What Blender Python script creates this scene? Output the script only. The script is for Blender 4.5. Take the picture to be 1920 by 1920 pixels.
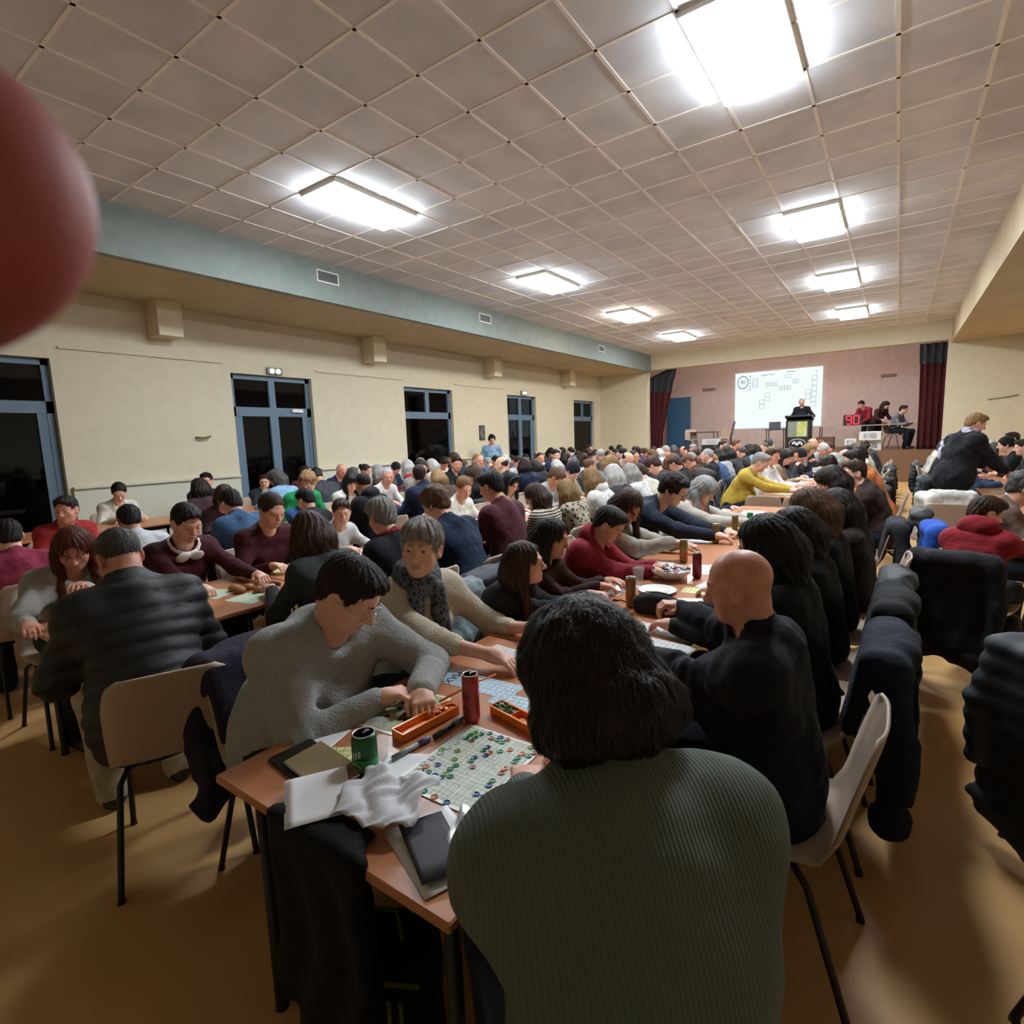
import bpy, math, random
import numpy as np
from mathutils import Vector, Matrix, Euler
for _o in list(bpy.data.objects): bpy.data.objects.remove(_o)
SC = bpy.context.scene
C = SC.collection
PI = math.pi
rnd = random.Random(7)
CAMZ = 1.6
# ---------------------------------------------------------------- camera
def cam_rows(yaw, pitch, roll):
    cy, sy = math.cos(yaw), math.sin(yaw)
    f = np.array([sy*math.cos(pitch), cy*math.cos(pitch), math.sin(pitch)])
    r = np.array([cy, -sy, 0.0]); u = np.cross(r, f)
    return np.array([r*math.cos(roll)+u*math.sin(roll), -r*math.sin(roll)+u*math.cos(roll), f])
CR = cam_rows(-.6156, -.133, -.0348)
cam = bpy.data.cameras.new('camera'); camo = bpy.data.objects.new('camera', cam); C.objects.link(camo)
camo.matrix_world = Matrix(((CR[0][0],CR[1][0],-CR[2][0],0),(CR[0][1],CR[1][1],-CR[2][1],0),(CR[0][2],CR[1][2],-CR[2][2],CAMZ),(0,0,0,1)))
cam.sensor_width = 36; cam.lens = 36*1021/1920; cam.clip_start = .008; cam.clip_end = 100
cam.dof.use_dof = True; cam.dof.focus_distance = 4.0; cam.dof.aperture_fstop = 19.14/0.9
SC.camera = camo
# ---------------------------------------------------------------- world and exposure
W = bpy.data.worlds.new('night'); SC.world = W; W.use_nodes = True
W.node_tree.nodes['Background'].inputs[0].default_value = (.012,.014,.02,1)
W.node_tree.nodes['Background'].inputs[1].default_value = .25
vs = SC.view_settings
vs.view_transform = 'Standard'; vs.look = 'None'; vs.gamma = 1; vs.use_curve_mapping = False
vs.exposure = 0.45
LAMP = 60.0          # radiance of the ceiling lamp diffusers
SC.cycles.max_bounces = 8; SC.cycles.diffuse_bounces = 4; SC.cycles.glossy_bounces = 3
SC.cycles.transmission_bounces = 6; SC.cycles.transparent_max_bounces = 8
SC.cycles.sample_clamp_indirect = 8
SC.cycles.use_denoising = True
# ---------------------------------------------------------------- helpers
def hexc(h):
    h = h.lstrip('#'); v = [int(h[i:i+2],16)/255 for i in (0,2,4)]
    return tuple((x/12.92 if x <= .04045 else ((x+.055)/1.055)**2.4) for x in v)
_mats = {}
def mat(name, col, rough=.6, metal=0, kind=None, emis=None, scale=1., amp=1., col2=None, alpha=None, spec=None, trans=0):
    key = (name,)
    if key in _mats: return _mats[key]
    m = bpy.data.materials.new(name); m.use_nodes = True
    nt = m.node_tree; N = nt.nodes; L = nt.links; b = N['Principled BSDF']
    c = hexc(col) if isinstance(col, str) else col
    b.inputs['Base Color'].default_value = (*c,1); b.inputs['Roughness'].default_value = rough; b.inputs['Metallic'].default_value = metal
    if spec is not None: b.inputs['Specular IOR Level'].default_value = spec
    if trans: b.inputs['Transmission Weight'].default_value = trans
    if emis: b.inputs['Emission Color'].default_value = (*c,1); b.inputs['Emission Strength'].default_value = emis
    if kind:
        tc = N.new('ShaderNodeTexCoord'); mp = N.new('ShaderNodeMapping'); L.new(tc.outputs['Object'], mp.inputs[0])
        mp.inputs['Scale'].default_value = (scale,)*3
        def noise(sc, det=3, vec=None):
            n = N.new('ShaderNodeTexNoise'); n.inputs['Scale'].default_value = sc; n.inputs['Detail'].default_value = det
            L.new(vec or mp.outputs[0], n.inputs['Vector']); return n
        def wave(sc, dist=0, dire='X'):
            n = N.new('ShaderNodeTexWave'); n.bands_direction = dire; n.inputs['Scale'].default_value = sc; n.inputs['Distortion'].default_value = dist
            L.new(mp.outputs[0], n.inputs['Vector']); return n
        def bump(sock, strength, dist):
            bp = N.new('ShaderNodeBump'); bp.inputs['Strength'].default_value = strength; bp.inputs['Distance'].default_value = dist
            L.new(sock, bp.inputs['Height']); L.new(bp.outputs[0], b.inputs['Normal'])
        def mixc(sock, ca, cb, lo=.35, hi=.65):
            r = N.new('ShaderNodeValToRGB'); r.color_ramp.elements[0].position = lo; r.color_ramp.elements[1].position = hi
            r.color_ramp.elements[0].color = (*ca,1); r.color_ramp.elements[1].color = (*cb,1)
            L.new(sock, r.inputs[0]); L.new(r.outputs[0], b.inputs['Base Color']); return r
        c2 = (hexc(col2) if isinstance(col2,str) else col2) if col2 else tuple(x*.72 for x in c)
        if kind == 'noise':
            n = noise(6); mixc(n.outputs[0], c2, c); n2 = noise(90); bump(n2.outputs[0], .25*amp, .003)
        elif kind == 'cloth':
            n = noise(14); mixc(n.outputs[0], c2, c, .3, .6); n2 = noise(26, 5); bump(n2.outputs[0], .6*amp, .012)
            b.inputs['Sheen Weight'].default_value = .02; b.inputs['Specular IOR Level'].default_value = .25
        elif kind == 'knit':
            n = noise(220, 2); mixc(n.outputs[0], c2, c, .35, .6); n2 = noise(120, 4); bump(n2.outputs[0], .9*amp, .006)
            b.inputs['Sheen Weight'].default_value = .06; b.inputs['Specular IOR Level'].default_value = .2
        elif kind == 'rib':
            w = wave(42, .8, 'X'); mixc(w.outputs[1], tuple(x*.86 for x in c), c, .2, .8); bump(w.outputs[1], .5*amp, .003)
        elif kind == 'stripe':
            w = wave(13, 1.5, 'Z'); mixc(w.outputs[1], c2, c, .45, .55)
        elif kind == 'pattern':
            v = N.new('ShaderNodeTexVoronoi'); v.inputs['Scale'].default_value = 24; L.new(mp.outputs[0], v.inputs['Vector']); mixc(v.outputs[0], c2, c, .3, .5)
        elif kind == 'hair':
            mp.inputs['Scale'].default_value = (110*scale,110*scale,9*scale)
            n = noise(1, 4); mixc(n.outputs[0], c2, c, .3, .68); bump(n.outputs[0], .9, .006)
            b.inputs['Specular IOR Level'].default_value = .35
        elif kind == 'skin':
            n = noise(30, 4); mixc(n.outputs[0], c2, c, .2, .7); bump(n.outputs[0], .12, .002)
        elif kind == 'wood':
            mp.inputs['Scale'].default_value = (2*scale,14*scale,14*scale); n = noise(3, 5); mixc(n.outputs[0], c2, c, .3, .7)
            b.inputs['Coat Weight'].default_value = .15
        elif kind == 'tile':
            n = noise(1.7, 4); mixc(n.outputs[0], c2, c, .3, .62); n2 = noise(160, 2); bump(n2.outputs[0], .35, .003)
        elif kind == 'floor':
            n = noise(1.3, 5); mixc(n.outputs[0], c2, c, .3, .7); n2 = noise(3, 4)
            r = N.new('ShaderNodeMapRange'); r.inputs[3].default_value = rough-.1; r.inputs[4].default_value = rough+.15
            L.new(n2.outputs[0], r.inputs[0]); L.new(r.outputs[0], b.inputs['Roughness'])
    _mats[key] = m
    return m
def emat(name, col, strength):
    if (name,) in _mats: return _mats[(name,)]
    m = bpy.data.materials.new(name); m.use_nodes = True; nt = m.node_tree
    nt.nodes.remove(nt.nodes['Principled BSDF']); e = nt.nodes.new('ShaderNodeEmission')
    e.inputs[0].default_value = (*hexc(col),1); e.inputs[1].default_value = strength
    nt.links.new(e.outputs[0], nt.nodes['Material Output'].inputs[0]); _mats[(name,)] = m
    return m
def glassmat(name, tint, gloss=.12):
    m = bpy.data.materials.new(name); m.use_nodes = True; nt = m.node_tree
    nt.nodes.remove(nt.nodes['Principled BSDF'])
    t = nt.nodes.new('ShaderNodeBsdfTransparent'); t.inputs[0].default_value = (*hexc(tint),1)
    g = nt.nodes.new('ShaderNodeBsdfGlossy'); g.inputs['Roughness'].default_value = .04
    lw = nt.nodes.new('ShaderNodeLayerWeight'); lw.inputs[0].default_value = gloss
    mx = nt.nodes.new('ShaderNodeMixShader'); nt.links.new(lw.outputs['Fresnel'], mx.inputs[0])
    nt.links.new(t.outputs[0], mx.inputs[1]); nt.links.new(g.outputs[0], mx.inputs[2]); nt.links.new(mx.outputs[0], nt.nodes['Material Output'].inputs[0])
    return m
_used_labels = set()
def props(o, label=None, cat=None, group=None, kind=None):
    if label:
        o['label'] = label
    if cat: o['category'] = cat
    if group: o['group'] = group
    if kind: o['kind'] = kind
    return o
def empty(name, loc=(0,0,0), rz=0, **k):
    o = bpy.data.objects.new(name, None); C.objects.link(o); o.location = loc; o.rotation_euler = (0,0,rz)
    o.empty_display_size = .05
    return props(o, **k)
class MB:
    """collects vertices and faces, becomes one mesh object"""
    def __init__(s): s.v = []; s.f = []; s.m = []; s.sm = []
    def add(s, vs_, fs, mi=0, smooth=False):
        n = len(s.v); s.v += [tuple(p) for p in vs_]; s.f += [tuple(i+n for i in f) for f in fs]
        s.m += [mi]*len(fs); s.sm += [smooth]*len(fs); return s
    def box(s, a, b, mi=0, bev=0):
        x0,y0,z0 = a; x1,y1,z1 = b
        if bev:
            e = bev
            vs_ = []
            for (z,i) in ((z0,e),(z0+e,0),(z1-e,0),(z1,e)):
                for (x,y) in ((x0+i+e,y0+i),(x1-i-e,y0+i),(x1-i,y0+i+e),(x1-i,y1-i-e),(x1-i-e,y1-i),(x0+i+e,y1-i),(x0+i,y1-i-e),(x0+i,y0+i+e)):
                    vs_.append((x,y,z))
            fs = [tuple(range(7,-1,-1)), tuple(range(24,32))]
            for r in range(3):
                for k in range(8): fs.append((r*8+k, r*8+(k+1)%8, (r+1)*8+(k+1)%8, (r+1)*8+k))
            return s.add(vs_, fs, mi)
        vs_ = [(x,y,z) for x in (x0,x1) for y in (y0,y1) for z in (z0,z1)]
        return s.add(vs_, [(0,1,3,2),(4,6,7,5),(0,4,5,1),(2,3,7,6),(0,2,6,4),(1,5,7,3)], mi)
    def obox(s, c, size, rz=0, mi=0, rx=0, bev=0):
        t = MB(); hx,hy,hz = [q/2 for q in size]; t.box((-hx,-hy,-hz),(hx,hy,hz), bev=bev)
        R_ = Euler((rx,0,rz)).to_matrix(); c = Vector(c)
        return s.add([R_@Vector(v)+c for v in t.v], t.f, mi)
    def tube(s, pts, r, n=8, mi=0, caps=True):
        pts = [Vector(p) for p in pts]; rs = r if isinstance(r,(list,tuple)) else [r]*len(pts)
        vs_ = []; up = None
        for i,p in enumerate(pts):
            d = (pts[min(i+1,len(pts)-1)]-pts[max(i-1,0)]).normalized()
            if up is None:
                up = Vector((0,0,1)) if abs(d.z) < .9 else Vector((1,0,0))
            a = d.cross(up).normalized(); up = a.cross(d).normalized()
            for k in range(n):
                t = 2*PI*k/n; vs_.append(p+(a*math.cos(t)+up*math.sin(t))*rs[i])
        fs = []
        for i in range(len(pts)-1):
            for k in range(n): fs.append((i*n+k,(i+1)*n+k,(i+1)*n+(k+1)%n,i*n+(k+1)%n))
        if caps: fs += [tuple(range(n)), tuple((len(pts)-1)*n+k for k in range(n-1,-1,-1))]
        return s.add(vs_, fs, mi, True)
    def lathe(s, prof, c=(0,0,0), n=20, mi=0):
        vs_ = []
        for r,z in prof:
            for k in range(n): t = 2*PI*k/n; vs_.append((c[0]+r*math.cos(t), c[1]+r*math.sin(t), c[2]+z))
        fs = []
        for i in range(len(prof)-1):
            for k in range(n): fs.append((i*n+k, i*n+(k+1)%n,(i+1)*n+(k+1)%n,(i+1)*n+k))
        if prof[0][0] > 1e-5: fs.append(tuple(range(n-1,-1,-1)))
        if prof[-1][0] > 1e-5: fs.append(tuple((len(prof)-1)*n+k for k in range(n)))
        return s.add(vs_, fs, mi, True)
    def grid(s, fn, nu, nv, mi=0, thick=0):
        """fn(u,v) in 0..1 -> point; with a thickness it is a closed slab"""
        P = [[Vector(fn(i/nu, j/nv)) for j in range(nv+1)] for i in range(nu+1)]
        if not thick:
            return s.add([p for r in P for p in r], [(i*(nv+1)+j,(i+1)*(nv+1)+j,(i+1)*(nv+1)+j+1,i*(nv+1)+j+1) for i in range(nu) for j in range(nv)], mi, True)
        Q = []
        for i in range(nu+1):
            for j in range(nv+1):
                du = P[min(i+1,nu)][j]-P[max(i-1,0)][j]; dv = P[i][min(j+1,nv)]-P[i][max(j-1,0)]
                n = du.cross(dv); n = n.normalized() if n.length > 1e-9 else Vector((0,0,1)); Q.append(P[i][j]-n*thick)
        A = [p for r in P for p in r]; o = len(A); w = nv+1; fs = []
        for i in range(nu):
            for j in range(nv):
                q = (i*w+j,(i+1)*w+j,(i+1)*w+j+1,i*w+j+1); fs.append(q); fs.append(tuple(x+o for x in reversed(q)))
        rim = [i*w for i in range(nu+1)] + [nu*w+j for j in range(1,nv+1)] + [i*w+nv for i in range(nu-1,-1,-1)] + [j for j in range(nv-1,0,-1)]
        for a_,b_ in zip(rim, rim[1:]+rim[:1]): fs.append((b_,a_,a_+o,b_+o))
        return s.add(A+Q, fs, mi, True)
    def mesh(s, name, mats):
        me = bpy.data.meshes.new(name); me.from_pydata(s.v, [], s.f); 
        for m in (mats if isinstance(mats,(list,tuple)) else [mats]): me.materials.append(m)
        me.polygons.foreach_set('material_index', s.m); me.polygons.foreach_set('use_smooth', s.sm); me.update(); return me
    def build(s, name, mats, parent=None, loc=None, rz=None, **k):
        o = bpy.data.objects.new(name, s.mesh(name, mats)); C.objects.link(o)
        if parent: o.parent = parent
        if loc is not None: o.location = loc
        if rz is not None: o.rotation_euler = (0,0,rz)
        return props(o, **k)
def obj(name, me, parent=None, loc=None, rz=None, mats=None, **k):
    """another object on an existing mesh; mats go on the object's own slots"""
    o = bpy.data.objects.new(name, me); C.objects.link(o)
    if parent: o.parent = parent
    if loc is not None: o.location = loc
    if rz is not None: o.rotation_euler = (0,0,rz)
    if mats:
        for i,m in enumerate(mats):
            if i < len(o.material_slots): o.material_slots[i].link = 'OBJECT'; o.material_slots[i].material = m
    return props(o, **k)
def kids(o): return KIDS.get(o.name, [])
KIDS = {}
def copy_tree(o, parent=None):
    c = o.copy(); C.objects.link(c)
    if parent is not None: c.parent = parent
    for ch in list(o.children): copy_tree(ch, c)
    return c
# ---------------------------------------------------------------- the hall
WX0, WX1, WY0, WY1, CZ, LZ = -9.3, 3.1, -3.5, 19.2, 4.38, 3.8
SX0, SX1 = -7.3, 1.07
m_wall = mat('cream wall paint', '#d3cab0', .85, kind='noise', col2='#cec5aa', amp=.5)
m_ceil = mat('mineral ceiling tile', '#dedfe1', .95, kind='tile', col2='#c9cacd')
m_bar = mat('ceiling grid bar', '#efebe4', .6)
m_low = mat('low bay ceiling', '#c2b091', .9, kind='tile', col2='#b5a385')
m_soff = mat('grey blue soffit paint', '#8a948f', .8, kind='noise', col2='#838d88', amp=.4)
m_floor = mat('amber floor covering', '#d2a66c', .36, kind='floor', col2='#c3965c')
m_blue = mat('grey blue joinery paint', '#5c7385', .5)
m_white = mat('white paint', '#e6e6e0', .5)
m_pane = glassmat('dark window pane', '#8a8f92', .25)
m_stagewall = mat('pinkish stage wall', '#d8c3ba', .9, kind='noise', col2='#cfbab1', amp=.4)
m_wood = mat('stage boards', '#7d5a3c', .5, kind='wood')
def S(mb, name, m): return mb.build(name, m, kind='structure')
S(MB().box((WX0-.3,WY0-.2,-.2),(WX1+.3,23.8,0)), 'floor', m_floor)
S(MB().box((SX0,WY0,CZ),(SX1,WY1,CZ+.15)), 'ceiling', m_ceil)
b = MB()      # visible bars of the suspended ceiling
x = -3.13-6*.6
while x < SX1-.05:
    b.box((x-.014,WY0,CZ-.006),(x+.014,WY1,CZ+.001)); x += .6
y = 1.58-8*.6; k = 0
while y < WY1:
    if y > WY0: b.box((SX0,y-.014,CZ-.006),(SX1,y+.014,CZ+.001))
    y += .6
b.box((SX0,1.18,CZ-.012),(SX1,1.25,CZ+.001))
S(b, 'trim_1', m_bar)
S(MB().box((WX0-.3,WY0,LZ),(SX0-.125,WY1,LZ+.12)), 'ceiling_left_bay', m_low)
S(MB().box((SX1+.28,WY0,LZ),(WX1+.3,WY1,LZ+.12)), 'ceiling_right_bay', m_low)
S(MB().box((SX0-.12,WY0,LZ),(SX0,WY1,CZ)), 'trim_2', m_soff)
S(MB().box((SX1,WY0,LZ-.04),(SX1+.28,WY1,CZ)), 'trim_3', m_low)
# left wall with five openings
OPEN = [(1.0,2.6,'door'),(5.03,6.6,'door'),(9.03,10.7,'window'),(13.1,14.65,'door'),(17.1,18.7,'door')]
OT = 2.88
b = MB(); y0 = WY0
for (a,c,k) in OPEN:
    b.box((WX0-.3,y0,0),(WX0,a,LZ+.1)); b.box((WX0-.3,a,OT),(WX0,c,LZ+.1))
    if k == 'window': b.box((WX0-.3,a,0),(WX0,c,.35))
    y0 = c
b.box((WX0-.3,y0,0),(WX0,WY1+.3,LZ+.1))
S(b, 'wall_left', m_wall)
S(MB().box((WX1,WY0,0),(WX1+.3,WY1+.3,CZ)), 'wall_right', m_wall)
S(MB().box((WX0-.3,WY0-.3,0),(WX1+.3,WY0,CZ+.1)), 'wall_back', m_wall)
b = MB()      # end wall with the stage opening
b.box((WX0,WY1,0),(-7.45,WY1+.3,CZ)); b.box((1.02,WY1,0),(WX1,WY1+.3,CZ)); b.box((-7.45,WY1,3.86),(1.02,WY1+.3,CZ+.1))
S(b, 'wall_end', m_wall)
dn = 0; wn = 0
m_night = mat('night ground', '#15160f', 1)
for i,(a,c,k) in enumerate(OPEN):
    if k == 'door': dn += 1; nm = 'door_%d'%dn; z0 = 0
    else: wn += 1; nm = 'window_%d'%wn; z0 = .35
    e = empty(nm, (WX0-.12,(a+c)/2,z0), kind='structure')
    h = OT-z0; hw = (c-a)/2; tz = 2.24-z0; f = MB(); fr = .085
    f.box((-.05,-hw,0),(.03,-hw+fr,h)); f.box((-.05,hw-fr,0),(.03,hw,h)); f.box((-.05,-hw,h-fr),(.03,hw,h)); f.box((-.05,-hw,0),(.03,hw,.1))
    f.box((-.05,-hw,tz-.08),(.03,hw,tz+.08)); f.box((-.045,-.06,tz),(.035,.06,h-.02))
    if i in (0,1,3): f.box((-.045,-.08,0),(.035,.08,tz)); f.box((-.045,-hw+fr,.1),(.02,-hw+.19,tz-.05)); f.box((-.045,hw-.19,.1),(.02,hw-fr,tz-.05))
    f.build('frame', m_blue, e)
    pn = [(-hw+.04,hw-.04,.05,h-.05)]
    for (p,q,r_,s_) in ((-hw+.06,-.03,tz+.05,h-.05),(.03,hw-.06,tz+.05,h-.05)): MB().box((-.02,p,r_),(-.012,q,s_)).build('pane', m_pane, e)
    if i in (0,1,3):
        for (p,q) in ((-hw+.1,-.05),(.05,hw-.1)): MB().box((-.02,p,.08),(-.012,q,tz-.04)).build('pane', m_pane, e)
        hd = MB().tube([(.05,.03,1.05),(.085,.03,1.05),(.085,-.07,1.05)], .009).box((.03,.015,.95),(.045,.045,1.15)); hd.build('handle', m_white, e)
    else: MB().box((-.02,-hw+.06,.05),(-.012,hw-.06,tz-.04)).build('pane', m_pane, e)
    if i == 1: MB().box((.03,hw-.42,tz+.0),(.075,hw-.2,tz+.06)).build('door_closer', m_white, e)
# light strip along the left wall, cable trunking
b = MB()
for (p,q) in ((2.65,5.0),(6.63,9.0),(10.75,13.05),(14.7,17.05)): b.box((WX0,p,.0),(WX0+.05,q,1.12)); b.box((WX0,p,1.12),(WX0+.09,q,1.15))
S(b, 'trim_4', mat('pale dado paint', '#cbc9b6', .7))
b = MB(); b.box((WX0,2.7,3.02),(WX0+.03,4.9,3.05)); b.box((WX0,6.7,3.02),(WX0+.03,9.0,3.05)); b.box((WX0,10.8,3.02),(WX0+.03,13,3.05))
S(b, 'trim_5', m_wall)
b = MB()
for y in (4.0,8.05,12.2,16.4): b.box((WX0,y-.17,3.3),(WX0+.38,y+.17,LZ+.02))
S(b, 'trim_6', mat('pale bracket paint', '#d8ccae', .8))
# ceiling lamps: surface luminaires with an opal diffuser
m_lamp = emat('lamp diffuser glow', '#eaf5ff', LAMP)
m_lampw = emat('warm lamp diffuser glow', '#fff3e2', LAMP)
for side,x in (('row of lamps over the left tables',-5.23),('row of lamps over the tables near the aisle',-1.03)):
    for j,y in enumerate((4.58,8.78,12.38,16.0)):
        pos = ('nearest the camera','second from the camera','third from the camera','nearest the stage')[j]
        e = empty('ceiling_lamp', (x,y,CZ), label='white square-edged ceiling lamp, %s in the %s row'%(pos, 'left' if x < -3 else 'right'), cat='lamp', group='ceiling lamps')
        MB().box((-.3,-.6,-.05),(.3,.6,.004)).build('frame', m_white, e)
        MB().box((-.285,-.585,-.085),(.285,.585,-.051), bev=.008).build('diffuser', m_lampw if (x < -3 and j == 2) else m_lamp, e)
# vents in the soffit
m_dark = mat('dark slot', '#3b3d3b', .8)
for y,w_ in ((5.62,'nearest the camera'),(9.57,'second from the camera'),(15.2,'farthest from the camera')):
    e = empty('air_vent', (SX0,y,LZ+.36), label='white framed air vent in the grey soffit, '+w_, cat='vent', group='soffit vents')
    f = MB(); f.box((0,-.2,-.09),(.015,.2,-.07)); f.box((0,-.2,.07),(.015,.2,.09)); f.box((0,-.2,-.07),(.015,-.18,.07)); f.box((0,.18,-.07),(.015,.2,.07)); f.build('frame', m_white, e)
    g = MB()
    for k in range(7): g.box((.002,-.18,-.066+k*.02),(.012,.18,-.058+k*.02))
    g.build('grille', mat('grey slats','#8d9690',.6), e); MB().box((0.0005,-.18,-.07),(.0015,.18,.07)).build('duct', m_dark, e)
# exit lamps
for y,l in ((5.83,'over the second glazed door from the left'),(13.95,'over the far glazed door')):
    e = empty('exit_lamp', (WX0,y,2.96), label='small lit emergency exit lamp '+l, cat='lamp', group='exit lamps')
    MB().box((.0,-.15,-.06),(.05,.15,.06), bev=.008).build('housing', mat('grey lamp housing','#6d716c',.5), e)
    for s_ in (-.06,.06): MB().lathe([(.04,0),(.04,.012),(.02,.018)],n=14).build('bulb', emat('exit lamp glow','#f5fff0',5), e, loc=(.051,s_,0)).rotation_euler = (0,PI/2,0)
o = MB().tube([(WX0,4.36,1.8),(WX0+.06,4.36,1.8),(WX0+.07,4.42,1.79),(WX0+.07,4.52,1.8),(WX0+.06,4.56,1.82)], .016).build('wall_hook', mat('brass','#8a7645',.35,1), label='small brass hook on the cream wall left of the second door', cat='hook')
o = MB().box((0,-.12,-.2),(.02,.12,.2)).box((.02,-.085,-.16),(.023,.085,.16),1).build('wall_picture', [m_dark, mat('grey print','#77736b',.6,kind='noise',col2='#33302c')], loc=(WX0,11.85,1.8), label='small dark framed picture on the wall beside the standing person in blue', cat='picture')
# fire extinguisher hung on the end wall corner
e = empty('fire_extinguisher', (-9.05,18.95,.0), label='red fire extinguisher hung at the far left corner of the hall', cat='extinguisher')
MB().lathe([(0,0),(.07,0),(.075,.02),(.075,.4),(.06,.46),(.025,.5),(.02,.53)]).build('cylinder', mat('extinguisher red','#8c1f1c',.35), e)
MB().tube([(0,0,.52),(.0,0,.56),(.08,0,.58)], .012).build('handle', mat('black plastic','#1a1a1b',.45), e)
MB().tube([(.02,0,.55),(.1,0,.5),(.09,0,.25)], .01).build('hose', mat('black plastic','#1a1a1b',.45), e)
# ---------------------------------------------------------------- implicit surfaces -> one continuous mesh
def axis(lo, hi, coarse, zones):
    """grid coordinates with finer spacing inside the zones (a, b, step)"""
    out = [lo]
    while out[-1] < hi:
        st = coarse
        for a,b_,s_ in zones:
            if a-1e-6 <= out[-1] <= b_: st = min(st, s_)
            elif out[-1] < a < out[-1]+st: st = max(a-out[-1], s_)
        out.append(out[-1]+st)
    return np.array(out, np.float32)
class Field:
    def __init__(s, xs, ys, zs):
        s.ax = (xs,ys,zs); s.F = np.full((len(xs),len(ys),len(zs)), .12, np.float32)
    def sub(s, lo, hi):
        sl = []
        for a,l,h in zip(s.ax, lo, hi):
            i0 = max(0, int(np.searchsorted(a,l))-1); i1 = min(len(a), int(np.searchsorted(a,h))+1)
            if i1-i0 < 1: return None
            sl.append(slice(i0,i1))
        X = s.ax[0][sl[0]][:,None,None]; Y = s.ax[1][sl[1]][None,:,None]; Z = s.ax[2][sl[2]][None,None,:]
        return tuple(sl), X, Y, Z
    def put(s, sl, d, k, op):
        g = s.F[sl]
        if op == 'sub': d = -d; a = np.maximum(g,d); h = np.maximum(k-np.abs(g-d),0)/k; s.F[sl] = a+h*h*k*.25
        elif op == 'and': a = np.maximum(g,d); s.F[sl] = a
        else: a = np.minimum(g,d); h = np.maximum(k-np.abs(g-d),0)/k; s.F[sl] = a-h*h*k*.25
    def cap(s, a, b, ra, rb=None, k=.02, op='add', pad=0):
        rb = ra if rb is None else rb; a = np.asarray(a,float); b = np.asarray(b,float); m = max(ra,rb)+k+.02
        q = s.sub(np.minimum(a,b)-m, np.maximum(a,b)+m)
        if q is None: return
        sl,X,Y,Z = q; d = b-a; L2 = float(d@d)+1e-12
        t = np.clip(((X-a[0])*d[0]+(Y-a[1])*d[1]+(Z-a[2])*d[2])/L2, 0, 1)
        D = np.sqrt((X-a[0]-t*d[0])**2+(Y-a[1]-t*d[1])**2+(Z-a[2]-t*d[2])**2)-(ra+(rb-ra)*t)
        s.put(sl, D.astype(np.float32), k, op)
    def ell(s, c, r, R=None, k=.02, op='add'):
        c = np.asarray(c,float); r = np.asarray(r,float); m = (r.max() if R is not None else r)+k+.02
        q = s.sub(c-m, c+m)
        if q is None: return
        sl,X,Y,Z = q; x,y,z = X-c[0],Y-c[1],Z-c[2]
        if R is not None: x,y,z = (R[0,0]*x+R[1,0]*y+R[2,0]*z),(R[0,1]*x+R[1,1]*y+R[2,1]*z),(R[0,2]*x+R[1,2]*y+R[2,2]*z)
        k0 = np.sqrt((x/r[0])**2+(y/r[1])**2+(z/r[2])**2); k1 = np.sqrt((x/r[0]**2)**2+(y/r[1]**2)**2+(z/r[2]**2)**2)+1e-9
        s.put(sl, (k0*(k0-1)/k1).astype(np.float32), k, op)
    def boxy(s, c, h, R=None, rr=.01, k=.01, op='add'):
        c = np.asarray(c,float); h = np.asarray(h,float); m = (np.linalg.norm(h) if R is not None else h)+k+rr+.02
        q = s.sub(c-m, c+m)
        if q is None: return
        sl,X,Y,Z = q; x,y,z = X-c[0],Y-c[1],Z-c[2]
        if R is not None: x,y,z = (R[0,0]*x+R[1,0]*y+R[2,0]*z),(R[0,1]*x+R[1,1]*y+R[2,1]*z),(R[0,2]*x+R[1,2]*y+R[2,2]*z)
        dx,dy,dz = np.abs(x)-h[0]+rr, np.abs(y)-h[1]+rr, np.abs(z)-h[2]+rr
        D = np.sqrt(np.maximum(dx,0)**2+np.maximum(dy,0)**2+np.maximum(dz,0)**2)+np.minimum(np.maximum(dx,np.maximum(dy,dz)),0)-rr
        s.put(sl, D.astype(np.float32), k, op)
    def plane(s, p, n, k=.01):
        """keeps the side the normal points away from"""
        n = np.asarray(n,float); n = n/np.linalg.norm(n); X = s.ax[0][:,None,None]; Y = s.ax[1][None,:,None]; Z = s.ax[2][None,None,:]
        s.put((slice(None),)*3, ((X-p[0])*n[0]+(Y-p[1])*n[1]+(Z-p[2])*n[2]).astype(np.float32), k, 'and')
    def displace(s, fn, band=.05):
        m = np.abs(s.F) < band; i,j,k = np.nonzero(m)
        s.F[m] += fn(s.ax[0][i], s.ax[1][j], s.ax[2][k]).astype(np.float32)
    def surface(s):
        F = s.F; F[0]=F[-1]=.1; F[:,0]=F[:,-1]=.1; F[:,:,0]=F[:,:,-1]=.1
        I = F < 0
        c = I[:-1,:-1,:-1].astype(np.int8)
        tot = np.zeros_like(c)
        offs = [(a,b,d) for a in (0,1) for b in (0,1) for d in (0,1)]
        nx,ny,nz = F.shape
        for a,b,d in offs: tot += I[a:nx-1+a,b:ny-1+b,d:nz-1+d]
        act = (tot > 0) & (tot < 8)
        ci,cj,ck = np.nonzero(act); n = len(ci)
        idx = np.full(act.shape, -1, np.int32); idx[ci,cj,ck] = np.arange(n)
        P = np.zeros((n,3)); cnt = np.zeros(n)
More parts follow.
